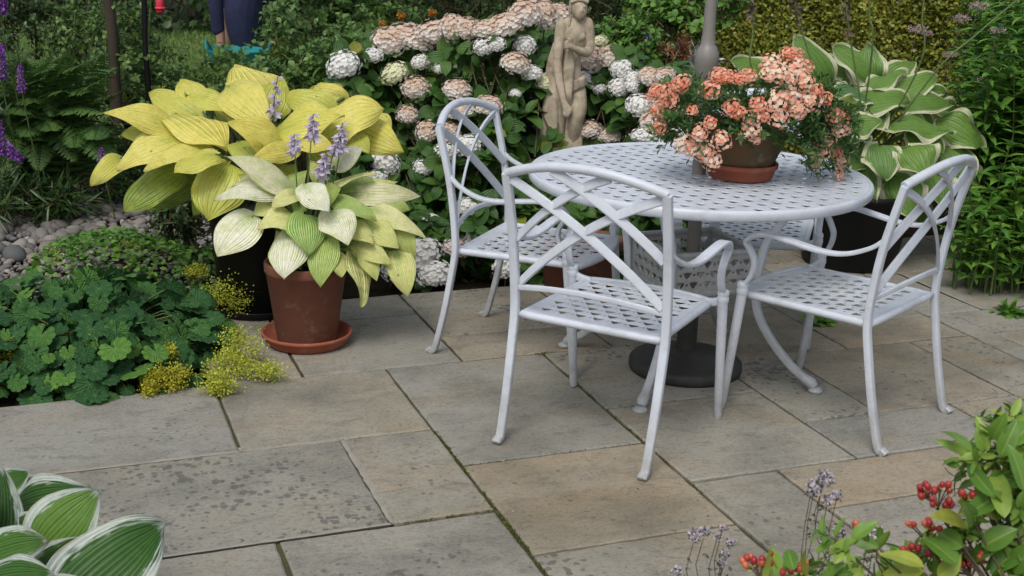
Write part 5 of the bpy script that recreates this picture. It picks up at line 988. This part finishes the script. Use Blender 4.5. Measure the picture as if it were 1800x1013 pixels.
# red hanging feeder, arch posts
f0 = at(281, 4, 8.4); t = thing('hanging_feeder', tuple(float(x) for x in f0), 'pink-red plastic bird feeder hanging at the top left', 'bird feeder'); M['pinkred'] = solid('pink_red_plastic', (.62, .03, .07), (.70, .06, .10), 6, .35, bmp=0)
mb = MB(); lathe(mb, [(0, -.075), (.018, -.072), (.026, -.06), (.028, .03), (.022, .045), (.012, .06), (0, .062)], n=20); mb.build('feeder_body', M['pinkred'], t, loc=(0, 0, 0)); mb = MB(); lathe(mb, [(0, .0), (.034, .002), (.036, .01), (.028, .015), (0, .016)], c=(0, 0, -.045), n=20); mb.build('perch', M['pinkred'], t, loc=(0, 0, 0)); mb = MB(); tube(mb, [(0, 0, .06), (0, 0, .8)], .002, 5); mb.build('cord', M['black'], t, loc=(0, 0, 0))
for nm, lb, u, vb_, Y, r, m, ct in (('wooden_post', 'rough dark wooden arch post wrapped by the rambling rose', 202, 135, 6.95, .030, 'wood', 'post'), ('metal_pole', 'slim black metal pole right of the wooden arch post', 259, 120, 7.0, .015, 'black', 'pole')):
    q = at(u, vb_, Y); mb = MB(); z = np.linspace(-.05, 2.3, 12); tube(mb, np.c_[R.normal(size=12) * r * .12, R.normal(size=12) * r * .12, z], r * (1 + R.normal(size=12) * .05), 12 if m == 'wood' else 10)
    if m == 'black': lathe(mb, [(r, 1.05), (r * 1.5, 1.06), (r * 1.5, 1.10), (r, 1.11)], n=12)
    o = mb.build(nm, M[m], None); o.location = (q[0], q[1], 0); meta(o, lb, ct)
# ferns
fe = thing('fern_clump', (float(at(70, 330, 6.5)[0]), 6.6, 0), 'large clump of arching green fern fronds at the left', 'fern'); lf = MB(); st = MB()
def frond(O, T, arch, wmax, n=30):
    O = np.array(O, float); T = np.array(T, float); P = spline([O, (O * .45 + T * .55) + UP * arch, T], n); tg = norm(np.gradient(P, axis=0)); s = norm(np.cross(tg, UP)); f = np.linspace(0, 1, n); w_ = wmax * np.sin(PI * np.clip(f * .92 + .08, 0, 1)) ** .7 * (1 - .35 * f)
    tube(st, P, np.linspace(.004, .0012, n), 4, cap=False)
    for sg in (-1, 1):
        D = norm(s * sg + tg * .35 - UP * .15 + R.normal(size=P.shape) * .05); nn = norm(np.cross(tg, s) * 1); nn = np.where(nn[:, 2:] < 0, -nn, nn)
        place(lf, L_LANCE, P[3:], D[3:], nn[3:], w_[3:], .019, curl=.4, fold=.1, rnd=R.random() * .8 + R.random(n - 3) * .2)
        # pinnules give each pinna its comb edge
        for q in (.3, .55, .8):
            for s2 in (-1, 1): place(lf, L_TINY, (P + D * (w_ * q)[:, None])[3:], norm(D * .5 + tg * s2)[3:], nn[3:], w_[3:] * .18 * (1.2 - q), w_[3:] * .07, rnd=R.random(n - 3))
for k in range(44):
    bu, bv = R.uniform(20, 120), R.uniform(300, 345); o_ = at(bu, bv, 6.6); o_[2] = .05
    tu, tv = (R.uniform(-40, 215), R.uniform(85, 330)); frond(o_, at(tu, tv, R.uniform(6.1, 6.8)), R.uniform(.12, .3), R.uniform(.12, .17))
for (tu, tv) in ((120, 90), (40, 100), (70, 140), (160, 160), (130, 260), (40, 240), (90, 230), (188, 90), (150, 110), (100, 115), (110, 160), (185, 200), (60, 180), (165, 245), (200, 290), (20, 200), (130, 200)): o_ = at(80, 330, 6.6); o_[2] = .05; frond(o_ + R.normal(size=3) * [.1, .06, 0], at(tu, tv, 6.15), .2, .16)
lf.build('fronds', M['fern'], fe); st.build('frond_stalks', M['gstem'], fe)
shrub('strappy_plant', 'dark plant with narrow strappy leaves below the ferns', 'perennial plant', [(20, 350, 6.2, 90, 40, .2), (110, 350, 6.3, 50, 26, .15)], 130, .16, .016, 'dark', nleaf=3, tm=L_LANCE, ln=(.05, .12), trunk=False)
# tall perennials, right
pe = thing('tall_perennial', (3.0, 6.4, 0), 'tall leafy perennials with small dusty pink flower heads filling the right edge', 'perennial plant'); lf = MB(); st = MB()
def stemplant(x, y, h, lean, L=.12, W=.036, step=.05, z0=.08):
    nn = int((h - z0) / step); P = np.array([[x + lean[0] * (z / h) ** 1.5, y + lean[1] * (z / h) ** 1.5, z] for z in np.linspace(0, h, 14)]); tube(st, P, np.linspace(.006, .002, 14), 5, cap=False)
    z = np.linspace(z0, h, nn); O = np.stack([np.interp(z, P[:, 2], P[:, 0]), np.interp(z, P[:, 2], P[:, 1]), z], -1)
    for j in range(4):
        th = j * PI / 2 + np.arange(nn) * .8 + R.normal(size=nn) * .25; out = np.stack([np.cos(th), np.sin(th), R.uniform(.05, .6, nn)], -1); sc = np.interp(z / h, [0, .3, .85, 1], [.75, 1, .95, .45]) * R.uniform(.75, 1.15, nn)
        place(lf, L_LANCE, O, out, UP + out * -.2 + R.normal(size=out.shape) * .15, L * sc, W * sc, curl=R.uniform(.3, 1.1, nn), fold=.35)
    return P[-1]
tops = []
for k in range(330):
    y = 5.5 + 2.0 * R.random() ** 1.2; x = R.uniform(2.05 + (y - 5.5) * .26, 3.4 + (y - 5.5) * .2); h = R.uniform(.75, 1.25) + (y - 5.5) * .12
    if y < 5.9: h *= R.uniform(.35, .95)
    tops.append(stemplant(x, y, h, (R.normal() * .08 - .05, -R.uniform(0, .22))))
for k in range(50): stemplant(R.uniform(1.95, 2.8), R.uniform(5.35, 5.6), R.uniform(.15, .45), (R.normal() * .06 - .03, -.14), L=.085, W=.026, step=.05)
lf.build('foliage', M['perennial'], pe); st.build('stems', M['gstem'], pe)
for (u, v, r) in ((1612, 52, 13), (1754, 54, 12), (1670, 97, 9), (1730, 141, 8), (1720, 12, 14), (1690, 33, 12), (1780, 290, 6), (1630, 60, 7)):
    Y = 6.2; p = at(u, v, Y); s = 1 / PXM(Y); k = 150; q = rdir(k) * R.random((k, 1)) ** .4 * [r * s * 1.5, r * s, r * s * .55] + p; mb = MB(); place(mb, L_TINY, q, R.normal(size=q.shape) + UP, R.normal(size=q.shape), .010, .006); tube(mb, [p, p + [.02, .15, -.25]], .002, 4, rnd=0); mb.build('flower_head', M['pinkfluff'], pe)
# weeds in the joints and a low plant at the bed edge
for i, (u, v, sz, n_, lb) in enumerate([(1442, 568, .055, 16, 'small green weed growing from the joint under the right chair'), (1775, 552, .075, 16, 'leafy seedling growing on the paving at the right edge')]):
    p = gnd(u, v); t = thing('weed', base_xy(p), lb, 'weed', group='weeds in the paving'); mb = MB(); n = n_ * 3; d = norm(R.normal(size=(n, 3)) * [1, 1, .3] + UP * .6); place(mb, L_LANCE, p + R.normal(size=(n, 3)) * [.02, .015, .0] + d * .01, d, UP + R.normal(size=(n, 3)) * .3, R.uniform(.6, 1.2, n) * sz, sz * .32, curl=.9, fold=.3); mb.build('leaves', M['perennial'], t)
# terracotta pots standing behind the chairs
for (u, v, r, h, lb) in ((1035, 520, .135, .24, 'plain terracotta pot half hidden under the left chair seat'), (985, 512, .10, .20, 'smaller terracotta pot beside the larger one, behind the front chair')):
    p = gnd(u, v - 8); t = thing('terracotta_pot', base_xy(p), lb, 'plant pot', group='terracotta pots behind the chairs'); mb = MB(); lathe(mb, [(0, 0), (r * .7, 0), (r * .93, h - .05), (r, h - .048), (r * 1.02, h - .004), (r, h), (r * .9, h), (r * .86, h - .05), (0, h - .05)], n=40); mb.build('pot_wall', M['terra'], t, loc=(0, 0, 0)); mb = MB(); lathe(mb, [(0, h - .045), (r * .86, h - .047)], n=24); mb.build('compost', M['soil'], t, loc=(0, 0, 0))
# ================================================================== FOREGROUND SHRUB, BOTTOM RIGHT
fy = 1.95; fs = 1 / PXM(fy); fr = thing('berry_shrub', (.98, 1.9, 0), 'shrub with glossy green leaves and red berries in the bottom right corner', 'shrub'); lf = MB(); st = MB(); be = MB()
root = np.array([.98, 1.85, .0])
def fleaf(bu, bv, tu, tv, w_, Yb=fy, Yt=fy, rn=None, curl=.5): B = at(bu, bv, Yb); T = at(tu, tv, Yt); cdir = norm(CAMP - B); hero(lf, L_HERO2, B, T, w_ / PXM(Yb), cdir * .7 + UP * .6 + R.normal(size=3) * .35, curl=curl, rnd=R.random() if rn is None else rn, fold=.25, wave=.02)
import bmesh
_bm = bmesh.new(); bmesh.ops.create_icosphere(_bm, subdivisions=2, radius=1); BV = np.array([q.co[:] for q in _bm.verts]); BF = np.array([[q.index for q in f.verts] for f in _bm.faces]); _bm.free()
for (u, v, nk, sp_) in ((1642, 862, 9, 30), (1700, 872, 3, 14), (1625, 928, 6, 30), (1520, 925, 4, 18), (1330, 985, 8, 26), (1610, 965, 5, 24), (1700, 985, 8, 26), (1395, 1000, 6, 22), (1655, 885, 4, 18)):
    hub = at(u + 6, v + 34, fy); be = MB()
    for k in range(nk + 3):
        p = at(u + R.uniform(-sp_, sp_), v + R.uniform(-.45, .35) * sp_, fy + R.normal() * .02); r = R.uniform(5.4, 7.4) * fs; rn = R.random() * (.6 if v < 900 else 1.)
        d = norm(p - hub + UP * .01); a, b = frame_perp(d[None]); V = BV * [r, r, r * 1.25]; V = V[:, :1] * a + V[:, 1:2] * b + V[:, 2:] * d + p; be.add(V, BF, np.tile([rn, .5, .5, .5], (len(V), 1)))
        place(lf, L_TINY, np.tile(p - d * r, (4, 1)), R.normal(size=(4, 3)) * .7 + d * .3, d, r * 1.6, r * .9, rnd=.95)
        tube(st, spline([hub, (hub + p) / 2 + UP * .004, p - d * r], 5), .0011, 5, cap=False)
    be.build('berry_cluster', M['red'], fr)
    tube(st, spline([root + R.normal(size=3) * [.05, .05, 0], (root + hub) / 2 + [0, -.02, .12], hub], 8), np.linspace(.004, .0016, 8), 5, cap=False)
# named leaves read from the photograph, then sprays of the same leaf
for q in ((1712, 800, 1640, 772, 20, .6), (1705, 790, 1650, 760, 22, .5), (1735, 790, 1715, 730, 24, .8), (1760, 800, 1790, 735, 34, .3), (1740, 905, 1690, 945, 0, 0), (1765, 905, 1748, 820, 40, .75), (1770, 905, 1690, 898, 30, .8), (1700, 930, 1632, 910, 46, .95), (1700, 930, 1690, 880, 40, .4), (1745, 870, 1700, 815, 30, .2), (1800, 860, 1770, 780, 40, .3), (1790, 920, 1740, 860, 36, .6), (1760, 960, 1700, 990, 44, .2), (1800, 960, 1740, 1010, 50, .1), (1330, 1020, 1352, 955, 38, .85), (1362, 1020, 1358, 962, 34, .6), (1395, 1000, 1385, 965, 30, .2), (1420, 1010, 1418, 962, 20, .95), (1500, 945, 1545, 918, 30, .5), (1500, 945, 1545, 962, 30, .4), (1500, 950, 1455, 975, 22, .7), (1620, 995, 1545, 975, 40, .9), (1680, 990, 1620, 945, 46, .3), (1620, 1005, 1550, 1010, 34, .9), (1650, 1010, 1690, 975, 40, .85), (1480, 1030, 1520, 1000, 34, .8), (1440, 1030, 1490, 990, 30, .5), (1730, 960, 1790, 930, 46, .25), (1700, 905, 1760, 870, 40, .2), (1690, 960, 1650, 935, 40, .35), (1780, 1000, 1830, 960, 50, .3), (1640, 800, 1620, 780, 0, 0), (1780, 780, 1820, 740, 40, .4), (1745, 770, 1770, 725, 30, .5), (1720, 830, 1690, 790, 26, .9), (1680, 870, 1720, 850, 34, .3), (1735, 850, 1790, 840, 40, .15)):
    if q[4]: fleaf(*q[:5], rn=q[5], Yb=fy + R.normal() * .04, Yt=fy + R.normal() * .05)
for (u, v) in ((1735, 790), (1770, 815), (1800, 790), (1720, 860), (1770, 880), (1800, 900), (1690, 930), (1740, 950), (1790, 960), (1650, 985), (1600, 1000), (1540, 985), (1700, 1010), (1480, 960), (1400, 1020), (1350, 1010), (1760, 1010), (1560, 1030), (1450, 1030), (1760, 840), (1790, 860), (1745, 905), (1700, 970), (1780, 990), (1720, 820), (1790, 930), (1670, 1000), (1620, 1020), (1510, 1010), (1380, 1030), (1770, 760)):
    o_ = at(u, v, fy + R.uniform(.0, .10)); tube(st, spline([root + R.normal(size=3) * [.06, .06, 0], (root + o_) / 2 + [0, 0, .1], o_], 8), np.linspace(.0045, .002, 8), 5, cap=False)
    k = 2 if u < 1600 else 4; sprigs(lf, st, np.tile(o_, (k, 1)), norm(R.normal(size=(k, 3)) * .6 + [-.1, -.2, .6]), .06, 3, .048, .019, tm=L_HERO2 if 0 else L_MED, curl=.6, rad=.0015)
lf.build('foliage', M['hyp'], fr); st.build('stems', M['twig'], fr)
mj = thing('marjoram', (.55, 2.05, 0), 'thin marjoram stems with pale lilac flower clusters in front of the berry shrub', 'herb plant'); fl = MB(); lf = MB(); st = MB(); mr_ = np.array([.62, 1.95, 0])
for (u, v, r) in ((1450, 845, 15), (1432, 858, 14), (1425, 868, 8), (1455, 880, 10), (1472, 872, 9), (1222, 942, 13), (1240, 935, 9), (1262, 942, 6), (1285, 955, 8), (1188, 1006, 10), (1475, 930, 9), (1540, 938, 13), (1528, 930, 8), (1455, 955, 9), (1475, 935, 10), (1620, 968, 8), (1672, 945, 8), (1448, 835, 8), (1270, 930, 5), (1268, 990, 6), (1275, 975, 7)):
    Y = 2.1; r *= 1.25; p = at(u, v, Y); s = 1 / PXM(Y); k = int(6 * r); q = p + rdir(k) * R.random((k, 1)) ** .35 * r * s * .95
    place(fl, L_TINY, q, R.normal(size=q.shape) + UP, R.normal(size=q.shape) + (q - p) * 50, .0052, .0046); k2 = int(2.5 * r); q = p + rdir(k2) * r * s * .75; place(lf, L_TINY, q, R.normal(size=q.shape), R.normal(size=q.shape), .006, .004)
    e = p - [0, -.02, .12]; tube(st, spline([mr_ + R.normal(size=3) * [.05, .05, 0], (mr_ + e) / 2 + [R.normal() * .03, 0, .05], e, p], 10), .0008, 5, cap=False)
    n = 6; sprigs(lf, None, p[None] - [0, -.004, .03], UP[None] * -1 + R.normal(size=(1, 3)) * .2, .05, 3, .012, .007, tm=L_SM)
fl.build('flower_clusters', M['oreg'], mj); lf.build('leaves', M['sepal'], mj); st.build('stems', M['twig'], mj)
